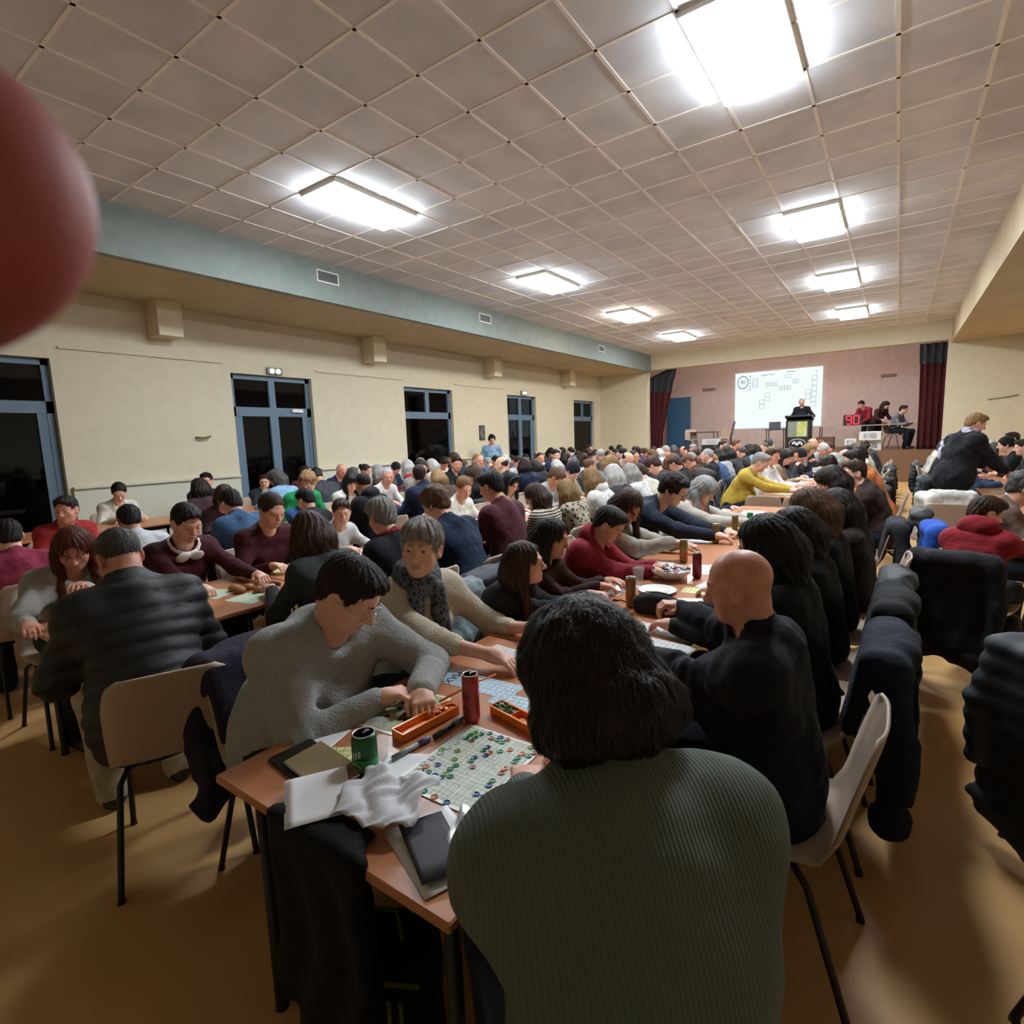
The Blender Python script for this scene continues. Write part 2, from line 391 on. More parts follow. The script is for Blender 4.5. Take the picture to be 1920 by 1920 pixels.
        for e0 in offs:
            for ax_ in range(3):
                if e0[ax_]: continue
                e1 = list(e0); e1[ax_] = 1
                f0 = F[ci+e0[0],cj+e0[1],ck+e0[2]]; f1 = F[ci+e1[0],cj+e1[1],ck+e1[2]]
                m = (f0 < 0) != (f1 < 0); t = np.where(m, f0/np.where(m, f0-f1, 1), 0)
                for q,cc in enumerate((ci,cj,ck)):
                    A = s.ax[q]; p0 = A[cc+e0[q]]; p1 = A[cc+e1[q]]
                    P[:,q] += np.where(m, p0+(p1-p0)*t, 0)
                cnt += m
        P /= np.maximum(cnt,1)[:,None]
        quads = []
        for ax_ in range(3):
            sa = [slice(1,-1)]*3; sb = [slice(1,-1)]*3; sa[ax_] = slice(0,-1); sb[ax_] = slice(1,None)
            a = I[tuple(sa)]; b_ = I[tuple(sb)]
            for flip,mm in ((False, a & ~b_), (True, ~a & b_)):
                i,j,k = np.nonzero(mm); g = [i+1,j+1,k+1]; g[ax_] = g[ax_]-1
                u,v = [(1,2),(2,0),(0,1)][ax_]
                def cell(du,dv):
                    h = list(g); h[u] = h[u]-du; h[v] = h[v]-dv; return idx[h[0],h[1],h[2]]
                q = np.stack([cell(1,1),cell(0,1),cell(0,0),cell(1,0)],1)
                quads.append(q[:,::-1] if flip else q)
        Q = np.concatenate(quads); Q = Q[(Q >= 0).all(1)]
        # drop tiny loose islands
        return P, Q
def strands(F, P, n, L_, w_, flow, seed=0, off=.0015, sel=None, steps=7, wave=.003):
    """thin hair ribbons that follow the surface of the field"""
    rg = np.random.default_rng(seed); ax = F.ax
    idx = np.arange(len(P)) if sel is None else np.nonzero(sel(P))[0]
    if len(idx) == 0: return np.zeros((0,3)), np.zeros((0,4),int)
    p = P[rg.choice(idx, n)].copy()+rg.normal(0,.002,(n,3))
    def samp(q):
        out = []; ii = []; ff = []
        for a,c in zip(ax, q.T):
            i = np.clip(np.searchsorted(a, c)-1, 0, len(a)-2); ii.append(i); ff.append(np.clip((c-a[i])/(a[i+1]-a[i]),0,1))
        v = 0
        for a in (0,1):
            for b_ in (0,1):
                for c in (0,1): v = v+F.F[ii[0]+a,ii[1]+b_,ii[2]+c]*(ff[0] if a else 1-ff[0])*(ff[1] if b_ else 1-ff[1])*(ff[2] if c else 1-ff[2])
        return v
    e = .004; V = []; ln = L_*rg.uniform(.5,1.15,n); ph = rg.uniform(0,6.28,n); o_ = off*rg.uniform(.2,2.2,n); sk = rg.normal(0,.22,(n,3))
    for k in range(steps):
        d = samp(p); N_ = np.stack([samp(p+[e,0,0])-samp(p-[e,0,0]), samp(p+[0,e,0])-samp(p-[0,e,0]), samp(p+[0,0,e])-samp(p-[0,0,e])],1); N_ /= np.linalg.norm(N_,axis=1)[:,None]+1e-9
        fl = flow(p)+sk; t = fl-N_*(fl*N_).sum(1)[:,None]; tn = np.linalg.norm(t,axis=1)[:,None]; t = t/(tn+1e-6)
        if k: p = p-N_*(np.clip(d,-.01,.012)-o_*(1+.6*k/steps))[:,None]*.8
        b_ = np.cross(t, N_); V.append((p+b_*(wave*np.sin(ph+k*1.6))[:,None], b_*(w_*(1-.75*(k/(steps-1))**2)))); p = p+t*(ln/steps)[:,None]
    A = np.stack([np.stack([c-b_, c+b_],1) for c,b_ in V],1)      # n, steps, 2, 3
    base = np.arange(n)[:,None]*steps*2+np.arange(steps-1)[None]*2
    Q = np.stack([base,base+1,base+3,base+2],-1).reshape(-1,4)
    return A.reshape(-1,3), Q
def np_mesh(name, P, Q, mats, mi=None, smooth_it=1, extra=None):
    if smooth_it:      # a light Taubin-style relax over the quads
        for lam in (.5,-.3)*smooth_it:
            acc = np.zeros_like(P); cn = np.zeros(len(P))
            for a,b_ in ((0,1),(1,2),(2,3),(3,0)):
                np.add.at(acc, Q[:,a], P[Q[:,b_]]); np.add.at(cn, Q[:,a], 1); np.add.at(acc, Q[:,b_], P[Q[:,a]]); np.add.at(cn, Q[:,b_], 1)
            P = P+lam*(acc/np.maximum(cn,1)[:,None]-P)
    if extra is not None and len(extra[0]): Q = np.concatenate([Q, extra[1]+len(P)]); P = np.concatenate([P, extra[0]])
    me = bpy.data.meshes.new(name); me.vertices.add(len(P)); me.vertices.foreach_set('co', P.astype(np.float32).ravel())
    me.loops.add(len(Q)*4); me.loops.foreach_set('vertex_index', Q.astype(np.int32).ravel())
    me.polygons.add(len(Q)); me.polygons.foreach_set('loop_start', np.arange(0,len(Q)*4,4,dtype=np.int32)); me.polygons.foreach_set('loop_total', np.full(len(Q),4,np.int32))
    for m in mats: me.materials.append(m)
    if mi is not None: me.polygons.foreach_set('material_index', mi.astype(np.int32))
    me.polygons.foreach_set('use_smooth', np.ones(len(Q),bool)); me.update(calc_edges=True); me.validate()
    return me
def eul(yaw, pitch, roll=0):
    """head frame: y forward; yaw to the left is positive, pitch down is positive (degrees)"""
    return np.array(Euler((-math.radians(pitch), math.radians(roll), math.radians(yaw)), 'YXZ').to_matrix())
def unit(v): v = np.asarray(v,float); return v/(np.linalg.norm(v)+1e-12)
def wig(x,y,z,f,s=0):
    return (np.sin(x*f+2.1*np.sin(z*f*.6+s)+s)+np.sin(y*f*1.1+1.7*np.sin(x*f*.7)+2*s)+np.sin(z*f*.9+1.9*np.sin(y*f*.8+s)))/3
# ---------------------------------------------------------------- people
def ik(S_, Wp, l1, l2, pole):
    d = Wp-S_; L = np.linalg.norm(d)
    if L > (l1+l2)*.985: Wp = S_+d/L*(l1+l2)*.985; d = Wp-S_; L = np.linalg.norm(d)
    L = max(L, abs(l1-l2)+.03)
    a = (l1*l1-l2*l2+L*L)/(2*L); h = math.sqrt(max(l1*l1-a*a,1e-6)); u = unit(d); p = np.asarray(pole,float); p = unit(p-u*(p@u))
    return S_+u*a+p*h, Wp
DEF = dict(s=1., w=1., belly=.0, bust=0., lean=14, side=0, twist=0, slouch=16, hy=0, hp=25, hr=0, neckfwd=.03,
           hands=((-.14,.46,.785),(.16,.44,.785)), curl=(.5,.5), pole=((-.5,-.3,-.75),(.5,-.3,-.75)), stand=False, seat=.46, hscale=1., fl=1.)
def skeleton(q):
    p = dict(DEF); p.update(q); s = p['s']; k = {}
    base = p['seat']+.125*s if not p['stand'] else .93*s
    le = math.radians(p['lean']); si = math.radians(p['side'])
    d = unit((math.sin(si), math.sin(le), math.cos(le))); P = np.array([0,0,base])
    l2 = math.radians(p['lean']+p['slouch']); d2 = unit((math.sin(si), math.sin(l2), math.cos(l2)))
    k['P'] = P; k['B'] = P+d*.14*s; k['Cc'] = k['B']+d*.14*s; k['U'] = k['Cc']+d2*.13*s; k['N'] = k['U']+d2*.09*s
    tw = math.radians(p['twist']); r = np.array([math.cos(tw), math.sin(tw), 0]); r = unit(r-d2*(r@d2)*.6); k['r'] = r; k['f'] = unit(np.cross(d2,r)); k['d'] = d; k['d2'] = d2
    hs = s**.6*p['hscale']; k['hs'] = hs
    nf = unit(d2*.8+np.array([0,.25+p['neckfwd']*4,.6])); k['H'] = k['N']+nf*.143*hs
    k['Rh'] = eul(p['hy'],p['hp'],p['hr'])
    sw = .166*s*(.55+.45*p['w'])
    for i,sg in enumerate((-1,1)):
        S_ = k['U']+r*sg*sw-d2*.012*s; k['S%d'%i] = S_
        Wt = np.array(p['hands'][i],float)
        E_, Wp = ik(S_, Wt, .285*s*p['fl'], .25*s*p['fl'], p['pole'][i]); k['E%d'%i] = E_; k['W%d'%i] = Wp
        if p['stand']:
            Hp = P+np.array([sg*.09*s,0,-.03]); Kn = np.array([sg*.11*s,.03,.50*s]); An = np.array([sg*.12*s,-.02,.09*s])
        else:
            Hp = P+np.array([sg*.09*s*p['w'],.03,-.03]); Kn = np.array([sg*.13*s,.42*s+.02,p['seat']+.055*s]); An = np.array([sg*.13*s,.36*s,.09*s])
        k['Hp%d'%i] = Hp; k['Kn%d'%i] = Kn; k['An%d'%i] = An
    k['p'] = p; return k
def torso(F, k, D=0, kk=.05, legs=True, arms=True, sleeve=1.0, thick=1.):
    p = k['p']; s = p['s']; w = p['w']; R = np.stack([k['r'],k['f'],k['d']],1); R2 = np.stack([k['r'],k['f'],k['d2']],1)
    F.ell(k['P'], np.array([.175*w,.13+.02*(w-1),.13])*s+D, R, kk)
    F.ell(k['B']+k['f']*(.02+p['belly']*.5)*s, np.array([.155*w,.115+p['belly'],.15])*s+D, R, kk)
    F.ell(k['Cc']+k['f']*.01*s, np.array([.158*w,.11+.03*(w-1),.16])*s+D, R2, kk)
    F.cap(k['S0']+k['r']*.02*s, k['S1']-k['r']*.02*s, .055*s+D, k=kk)
    F.cap(k['U']-k['f']*.02*s, k['N']-k['f']*.012*s, .082*s*(.5+.5*w)+D, .055*s+D, k=kk)
    if p['bust']:
        for sg in (-1,1): F.ell(k['Cc']+k['f']*.085*s+k['r']*sg*.075*s*w+k['d2']*.02*s, np.array([.075,.07,.075])*s*p['bust']+D, None, .04)
    if arms:
        for i in (0,1):
            S_,E_,W_ = k['S%d'%i],k['E%d'%i],k['W%d'%i]; a = .5+.5*w
            F.cap(S_, E_, .049*s*a+D, .042*s*a+D, k=kk)
            t = sleeve
            if t > .3: F.cap(E_, E_+(W_-E_)*t*.97, .043*s*a+D, (.043-(.043-.03)*t)*s+D*.8, k=.03)
def legs_of(F, k, D=0, kk=.04):
    p = k['p']; s = p['s']; w = .6+.4*p['w']
    F.ell(k['P']-k['d']*.02, np.array([.178*p['w'],.13,.12])*s+D, None, kk)
    for i in (0,1):
        F.cap(k['Hp%d'%i], k['Kn%d'%i], .088*s*w+D, .062*s*w+D, k=kk); F.cap(k['Kn%d'%i], k['An%d'%i], .06*s*w+D, .04*s+D, k=kk)
def hand(F, k, i, fine=True):
    p = k['p']; s = max(p['s'],.85)*.98; W_ = k['W%d'%i]; sg = -1 if i == 0 else 1
    f = unit(W_-k['E%d'%i]); f = unit(f*.8+np.array([0,.35,-.05])) if not p.get('hdir') else unit(p['hdir'][i])
    n = np.array([0,0,-1.]); n = unit(n-f*(n@f)); sd = unit(np.cross(f,n))*sg     # sd points to the thumb side after sign
    sd = sd if (sd[0]*-sg) > 0 else -sd
    cu = p['curl'][i]; pal = W_+f*.045*s
    F.ell(W_+f*.035*s, np.array([.036,.05,.019])*s, np.stack([sd,f,n],1), .02)
    F.cap(W_-f*.01, W_+f*.03*s, .026*s, .028*s, k=.02)
    L = (.074,.082,.076,.060)
    for j in range(4):
        off = (.030-.0195*j)*s; a = W_+f*.078*s+sd*off; F.cap(W_+f*.02*s+sd*off*.6, a, .0125*s, .0105*s, k=.012)
        ang = .15+cu*.9; dr = unit(f+sd*(.12-.08*j)); q = a
        for sgm,(fr,r0,r1) in enumerate(((.45,.0098,.009),(.31,.009,.0083),(.26,.0083,.007))):
            v = unit(dr*math.cos(ang)+n*math.sin(ang)); e = q+v*L[j]*fr*s; F.cap(q, e, r0*s, r1*s, k=.004); q = e; ang += cu*(.85 if sgm == 0 else .6)
    a = W_+f*.02*s+sd*.028*s; v = unit(f*.75+sd*.6+n*(.2+.3*cu)); b_ = a+v*.04*s; F.cap(a, b_, .0135*s, .0115*s, k=.01)
    v2 = unit(f*.95+sd*(.25-.5*cu)+n*(.25+.3*cu)); F.cap(b_, b_+v2*.032*s, .0112*s, .0088*s, k=.004)
def headpt(k, v): return k['H']+k['Rh']@(np.asarray(v,float)*k['hs'])
def head(F, k, old=0, jawk=1., nose=1.):
    h = k['hs']; R = k['Rh']; T = lambda *v: headpt(k, v); A = lambda *v: np.array(v)*h
    F.ell(T(0,-.012,.032), A(.077,.097,.086), R, .02)
    F.ell(T(0,.020,-.028), A(.063,.069,.088), R, .035*h)
    F.ell(T(0,.034,-.078), A(.047*jawk,.046,.036), R, .03*h)
    F.ell(T(0,.070,-.098), A(.021,.018,.017), R, .022*h)
    F.cap(T(0,-.03,-.06), k['N']-k['d2']*.02, .054*h*jawk**.5, .06*h*jawk**.5, k=.035)
    for sg in (-1,1):
        F.ell(T(sg*.040,.052,-.036), A(.025,.025,.027), R, .02*h)
        F.ell(T(sg*.032,.104,.001), A(.021,.021,.015), R, .012*h, 'sub')
        F.cap(T(sg*.010,.088,.022), T(sg*.046,.076,.026), .0085*h, .0065*h, k=.014*h)
        F.ell(T(sg*.0315,.0755,.001), A(.0135,.0115,.0125), R, .003)
        F.cap(T(sg*.014,.0865,.0075), T(sg*.032,.0885,.0095), .0036*h, .0042*h, k=.005); F.cap(T(sg*.032,.0885,.0095), T(sg*.049,.076,.006), .0042*h, .0034*h, k=.005)   # upper lid
        F.cap(T(sg*.016,.085,-.0085), T(sg*.046,.077,-.0085), .003*h, k=.005)
        Re = R@np.array(Euler((.15,0,sg*.35)).to_matrix())
        F.ell(T(sg*.080,-.006,-.012), A(.008,.021,.034), Re, .008)
        F.ell(T(sg*.086,-.002,-.010), A(.006,.011,.020), Re, .004, 'sub')
        F.ell(T(sg*.012,.099*nose**.2,-.034), A(.0085,.012,.009), R, .006)
    F.cap(T(0,.088,.012), T(0,.110+.006*(nose-1),-.026), .0075*h, .0105*h*nose, k=.012*h)
    F.ell(T(0,.113+.006*(nose-1),-.030), A(.0115,.012,.011), R, .006)
    F.cap(T(-.019,.084,-.0635), T(.019,.084,-.0635), .008*h, k=.006)
    F.cap(T(-.014,.086,-.073), T(.014,.086,-.073), .0075*h, k=.006)
    F.cap(T(-.021,.0965,-.0675), T(.021,.0965,-.0675), .0022*h, k=.002, op='sub')
    if old:
        for sg in (-1,1): F.cap(T(sg*.020,.098,-.040), T(sg*.034,.086,-.070), .003*h, k=.008, op='sub')
def zones_of(k, hv, hand_v):
    H = k['H']; r = .125*k['hs']; z = [[],[],[]]
    for q in range(3): z[q].append((H[q]-r-(.02 if q == 2 else 0), H[q]+r, hv))
    if hand_v:
        for i in (0,1):
            W_ = k['W%d'%i]
            for q in range(3): z[q].append((W_[q]-.07, W_[q]+.14*(q < 2)+.05, hand_v))
    return z
def bounds(k, m=.2, keys=('P','H','S0','S1','E0','E1','W0','W1','Kn0','Kn1','An0','An1')):
    A = np.array([k[x] for x in keys]); return A.min(0)-m, A.max(0)+m
m_eye = mat('eye white', '#d9d5cf', .25); m_iris = mat('dark iris', '#2c211b', .15)
SKIN = [mat('light skin', '#e2b098', .5, kind='skin', col2='#d49c82'), mat('pale skin', '#e3b197', .5, kind='skin', col2='#d29a80'), mat('tan skin', '#cd9473', .5, kind='skin', col2='#ba8062'), mat('ruddy skin', '#d99b83', .45, kind='skin', col2='#c2826b')]
LIP = mat('lips', '#c07c6c', .45)
def body_mesh(name, k, vox=.012, hv=.0075, handv=.007, paint=False, **hk):
    """the whole body, head, hands and feet in one continuous surface"""
    lo,hi = bounds(k, .17); z = zones_of(k, hv, handv)
    F = Field(*[axis(lo[q],hi[q],vox,z[q]) for q in range(3)])
    torso(F, k, -.006); legs_of(F, k, -.008)
    for i in (0,1):
        A_ = k['An%d'%i]; F.cap(A_, A_+np.array([0,.12,-.05])*k['p']['s'], .03, .018, k=.03); F.ell(A_+np.array([0,-.015,-.04]), (.025,.03,.03), None, .02)
        hand(F, k, i)
    head(F, k, **hk)
    P,Q = F.surface()
    c = P[Q].mean(1); L = (c-k['H'])@k['Rh']/k['hs']; mi = np.zeros(len(Q),int)
    mi[(np.abs(L[:,0]) < .019-1.0*np.abs(L[:,2]+.068)) & (np.abs(L[:,2]+.068) < .0072) & (L[:,1] > .084)] = 1
    for sg in (-1,1) if paint else ():
        e = (np.abs(L[:,0]-sg*.0315) < .0125) & (np.abs(L[:,2]-.000) < .0050-60*np.abs(L[:,0]-sg*.0315)**2*.4) & (L[:,1] > .078); mi[e] = 2
        mi[e & (np.abs(L[:,0]-sg*.0315) < .0062)] = 3
    return np_mesh(name, P, Q, [SKIN[0], LIP, m_eye, m_iris], mi)
def top_mesh(name, k, m, style='knit', vox=.011, D=.011, sleeve=1., hem=.0, seed=0, collar=False, fine=None):
    lo,hi = bounds(k, .24, ('P','N','S0','S1','E0','E1','W0','W1'))
    hi[2] = k['N'][2]+.12; lo[2] = k['P'][2]-.2
    F = Field(*[axis(lo[q],hi[q],vox,[]) for q in range(3)])
    loose = {'knit':1.,'plain':.9,'puffer':2.4,'loose':1.7,'rib':1.3}[style]; D = D*loose; s = k['p']['s']
    torso(F, k, D, .07, sleeve=sleeve)
    for i in (0,1):
        sg = (-1,1)[i]; F.cap(k['S%d'%i]-k['r']*sg*.02*s, k['Cc']+k['r']*sg*.105*s*k['p']['w'], .05*s+D, .05*s+D, k=.06); F.cap(k['S%d'%i]*.5+k['N']*.5-k['d2']*.03*s, k['S%d'%i], .055*s+D, .048*s+D, k=.05)
    if hem: F.ell(k['P']-k['d']*hem*.5, np.array([.185*k['p']['w'],.15,.1+hem])*s+D, None, .04)
    if collar: F.cap(k['N']-k['d2']*.03, k['N']+unit(k['H']-k['N'])*.03, .072*s, .066*s, k=.03)
    if style == 'puffer':
        d = k['d']; ph = seed
        def f(x,y,z):
            t = (x*d[0]+y*d[1]+z*d[2]); return -.013*np.abs(np.sin(t*PI/.07+ph+.8*wig(x,y,z,9,seed)))**.6+.009+.003*wig(x,y,z,40,seed)
        F.displace(f)
    else:
        fa = {'knit':.005,'plain':.008,'loose':.013,'rib':.003}[style]
        F.displace(lambda x,y,z: fa*(np.abs(np.sin((z*.75+x*.55*np.sign(x)+y*.35)*19+2.4*wig(x,y,z,6,seed)))-.6)*(.55+.45*wig(x,y,z,5,seed+3)))
        amp = {'knit':.004,'plain':.004,'loose':.009,'rib':.004}[style]
        F.displace(lambda x,y,z: amp*wig(x,y,z,28,seed)+amp*.7*wig(x,y,z,60,seed+1))
        for i in (0,1):     # folds at the elbow
            E_ = k['E%d'%i]; u = unit(k['W%d'%i]-E_)
            F.displace(lambda x,y,z: .005*np.sin(((x-E_[0])*u[0]+(y-E_[1])*u[1]+(z-E_[2])*u[2])*130)*np.exp(-((x-E_[0])**2+(y-E_[1])**2+(z-E_[2])**2)/.008))
    F.cap(k['N']-k['d2']*.01+k['f']*.01, k['H'], .058*k['hs'], .08*k['hs'], k=.012, op='sub')
    if not collar: F.ell(k['N']+k['f']*.055*s+k['d2']*.0, (.06*s,.05*s,.055*s), None, .02, 'sub')
    return np_mesh(name, *F.surface(), [m])
def trouser_mesh(name, k, m, vox=.02, D=.012):
    lo,hi = bounds(k, .2, ('P','Kn0','Kn1','An0','An1')); F = Field(*[axis(lo[q],hi[q],vox,[]) for q in range(3)])
    legs_of(F, k, D)
    for i in (0,1): F.cap(k['Kn%d'%i], k['An%d'%i]-np.array([0,0,.03]), .06+D, .05+D, k=.03)
    F.displace(lambda x,y,z: .005*wig(x,y,z,30,1)); return np_mesh(name, *F.surface(), [m])
m_shoe = mat('dark shoe leather', '#201d1c', .45)
def shoes_mesh(name, k, vox=.012, only=None):
    A = [k['An%d'%i] for i in ((0,1) if only is None else (only,))]; s = k['p']['s']; lo = np.min(A,0)-[.09,.12,.12]; hi = np.max(A,0)+[.09,.26,.12]
    F = Field(*[axis(lo[q],hi[q],vox,[]) for q in range(3)])
    for a in A:
        z = .035; F.cap((a[0],a[1]-.02,z+.01),(a[0],a[1]+.13*s,z), .042,.036,k=.03); F.cap(a,(a[0],a[1]-.01,z+.02),.045,.045,k=.03)
    F.plane((0,0,.003),(0,0,-1)); return np_mesh(name, *F.surface(), [m_shoe])
# hair ------------------------------------------------------------
def hair_mesh(name, k, m, style, vox=.0075, length=.25, seed=0, vol=1., brow=True, recede=0., nstr=None):
    """built in the head frame of skeleton k and placed in body coordinates"""
    h = k['hs']; R = k['Rh']; T = lambda *v: headpt(k, v); A = lambda *v: np.array(v)*h
    g = np.array([0,0,-1.]); ext = .13*h+(length if style in ('long','bob','ponytail','thick') else .03)
    c = k['H']; lo = c-np.array([.17,.19,.14+ext])*h; hi = c+np.array([.17,.17,.17])*h
    F = Field(*[axis(lo[q],hi[q],vox,[]) for q in range(3)])
    cap_r = {'short':(.083,.103,.094),'buzz':(.0795,.0995,.089),'bald':(.0785,.098,.087),'grey_short':(.089,.109,.101),'curly':(.095,.112,.106),'bob':(.094,.112,.102),'long':(.088,.108,.098),'thick':(.108,.122,.112),'ponytail':(.083,.105,.094),'bun':(.084,.105,.095),'cap':(.088,.11,.096),'beanie':(.091,.111,.108)}[style]
    cz = .034
    F.ell(T(0,-.016,cz), A(*cap_r)*np.array([1,1,1]), R, .01)
    if style in ('short','grey_short','curly','bob'): F.ell(T(0,.045,.085), A(.06,.055,.032), R, .03)
    if style in ('short','grey_short','curly'): F.ell(T(0,-.07,-.03), A(.062,.036,.05), R, .03)
    # open the face and the ears
    if style == 'bald':
        F.ell(T(0,.035,.13), A(.12,.15,.125), R, .01, 'sub')
    fy = {'bob':.105,'long':.108,'thick':.115}.get(style,.1)-recede*.6
    F.ell(T(0,fy,-.052+recede*.5), A(.064 if style in ('bob','long','thick') else .084,.088,.134 if style not in ('bob','cap','beanie') else .112), R, .012, 'sub')
    if style in ('short','buzz','bald','grey_short','cap'):
        for sg in (-1,1): F.ell(T(sg*.092,.0,-.025), A(.03,.04,.05), R, .01, 'sub')
        F.boxy(T(0,0,-.16), A(.14,.14,.085), R, .01, .02, 'sub')
    if style == 'ponytail' or style == 'bun':
        for sg in (-1,1): F.ell(T(sg*.09,.005,-.035), A(.028,.035,.04), R, .01, 'sub')
        F.boxy(T(0,.02,-.15), A(.14,.12,.085), R, .01, .02, 'sub')
        q = T(0,-.105,.045)
        if style == 'bun': F.ell(q+R@A(0,-.02,.01), A(.042,.038,.04), R, .012)
        else:
            F.ell(q, A(.024,.022,.024), R, .01); a = q
            for n_ in range(4):
                b_ = a+(g*.9+R@np.array([0,-.35+.2*n_,0]))*length/4; F.cap(a,b_,(.028,.032,.028,.02)[n_]*h,(.032,.028,.02,.01)[n_]*h,k=.015); a = b_
    if style in ('long','bob','thick'):
        v = vol*h; back = k['N']-k['f']*.06; dn = unit(g+unit(back-T(0,-.07,0))*.6)
        for sg in (-1,1):
            a = T(sg*.070,-.015,.01); b_ = T(sg*.082,-.012,-.055); e = b_+(g*.85+R@np.array([sg*.05,.12 if style != 'thick' else .05,0]))*max(length-.06,.02)
            F.cap(a,b_,.028*v,.034*v,k=.03); F.cap(b_,e,.034*v,(.024 if style == 'long' else .034)*v,k=.03)
            a = T(sg*.05,-.065,.0); b_ = T(sg*.055,-.075,-.06); e = b_+dn*length*.95+R@np.array([sg*.02,0,0]); F.cap(a,b_,.045*v,.05*v,k=.04); F.cap(b_,e,.05*v,(.03 if style == 'long' else .048)*v,k=.04)
        a = T(0,-.08,-.0); F.cap(a, T(0,-.09,-.06), .05*v,.055*v,k=.04); F.cap(T(0,-.09,-.06), T(0,-.09,-.06)+dn*length, .055*v,(.03 if style == 'long' else .05)*v,k=.04)
        F.ell(T(0,.088,-.045), A(.05,.06,.085), R, .012, 'sub')
        if style == 'bob': F.cap(T(-.05,.078,.055), T(.05,.078,.055), .022*h, k=.02)
    if style in ('grey_short',) : F.cap(T(-.055,.070,.062), T(.045,.085,.058), .020*h, .014*h, k=.02)
    amp = {'curly':.010,'short':.0035,'buzz':.0012,'bald':.001,'grey_short':.006,'bob':.004,'long':.005,'thick':.008,'ponytail':.002,'bun':.002,'cap':.001,'beanie':.003}[style]
    cc = k['H']; Ri = R
    def f(x,y,z):
        L = np.stack([x-cc[0],y-cc[1],z-cc[2]],-1)@Ri/h; th = np.arctan2(L[:,0],L[:,1]+.02); ph = L[:,2]
        if style in ('curly','thick'): return amp*(.5*wig(x,y,z,120,seed)+.6*wig(x,y,z,55,seed+2))
        lowz = np.clip((-.02-ph)/.1,0,1)
        return amp*(np.sin(th*19+3*np.sin(ph*22+seed)+seed)*.5+np.sin(th*41+2*np.sin(ph*35+seed))*.35)+amp*lowz*wig(x,y,z,70,seed)
    F.displace(f, .03)
    if style == 'cap': F.ell(T(0,.115,.045), A(.06,.05,.008), R, .01)
    if brow:
        for sg in (-1,1): F.cap(T(sg*.015,.0945,.0245), T(sg*.046,.081,.0285), .0036*h, .0022*h, k=.002)
    P,Q = F.surface(); L0 = (P-k['H'])@R/h
    ns = int(nstr if nstr is not None else (700 if vox > .009 else (1800 if vox > .0064 else 5000)))
    crown = T(0,-.045,.125); shortish = style in ('short','buzz','bald','grey_short','curly')
    SL = {'short':.035,'buzz':.012,'bald':.010,'grey_short':.05,'curly':.035,'bob':.10,'long':.16,'thick':.10,'ponytail':.07,'bun':.07}.get(style, 0)
    ex = None
    if SL:
        tq = T(0,-.11,.045)
        def flow(p):
            a = p-crown; a /= np.linalg.norm(a,axis=1)[:,None]+1e-6
            if style in ('ponytail','bun'): a = tq-p; a /= np.linalg.norm(a,axis=1)[:,None]+1e-6; return a
            return a*(.9 if shortish else .45)+g*(.25 if shortish else 1.)
        ex = strands(F, P, ns, SL*h, .0011 if vox < .0064 else .0016, flow, seed, off=.0012 if shortish else .002, sel=lambda q: np.ones(len(q),bool) if style in ('long','thick','bob') else ((q-k['H'])@R/h)[:,2] > -.2, wave=.0035 if style in ('curly','thick') else .0012)
    return np_mesh(name, P, Q, [m], extra=ex)
HAIR = {n: mat(n+' hair', c, .55, kind='hair', col2=c2) for n,c,c2 in (('black','#17130f','#0c0a08'),('dark brown','#2b1c14','#170f0b'),('brown','#49301f','#2c1c12'),('light brown','#74533a','#4b3424'),('blond','#a98556','#6e5232'),('grey','#b3afaa','#77736f'),('white','#cfccc6','#9b9894'),('auburn','#6b2c18','#401a10'),('stubble','#8d6450','#775342'),('salt and pepper','#5d5855','#2f2c2b'))}
def eyeballs(e, k):
    R_ = k['Rh']; h = k['hs']
    for sg in (-1,1):
        c = headpt(k, (sg*.0315,.0768,.001)); r = .01235*h; t = MB(); vs_ = []; n = 16; rings = [0,.22,.27,.50,.62,1.0,1.5,2.1,PI]
        gz = unit(R_@np.array([0,1.,-.12])); a_ = unit(np.cross(gz,[0,0,1.])); b_ = np.cross(a_,gz)
        for th in rings:
            for j in range(n): f = 2*PI*j/n; vs_.append(tuple(c+r*(gz*math.cos(th)+(a_*math.cos(f)+b_*math.sin(f))*max(math.sin(th),1e-3))))
        for i in range(len(rings)-1):
            t_ = [(i*n+j,(i+1)*n+j,(i+1)*n+(j+1)%n,i*n+(j+1)%n) for j in range(n)]
            t.f += t_; t.m += [2 if i < 2 else (1 if i < 4 else 0)]*n; t.sm += [True]*n
        t.v = vs_; t.build('eye', [m_eye, m_irisc, m_iris], e)
m_irisc = mat('brown iris', '#4a3526', .2)
PROTO_T = {}
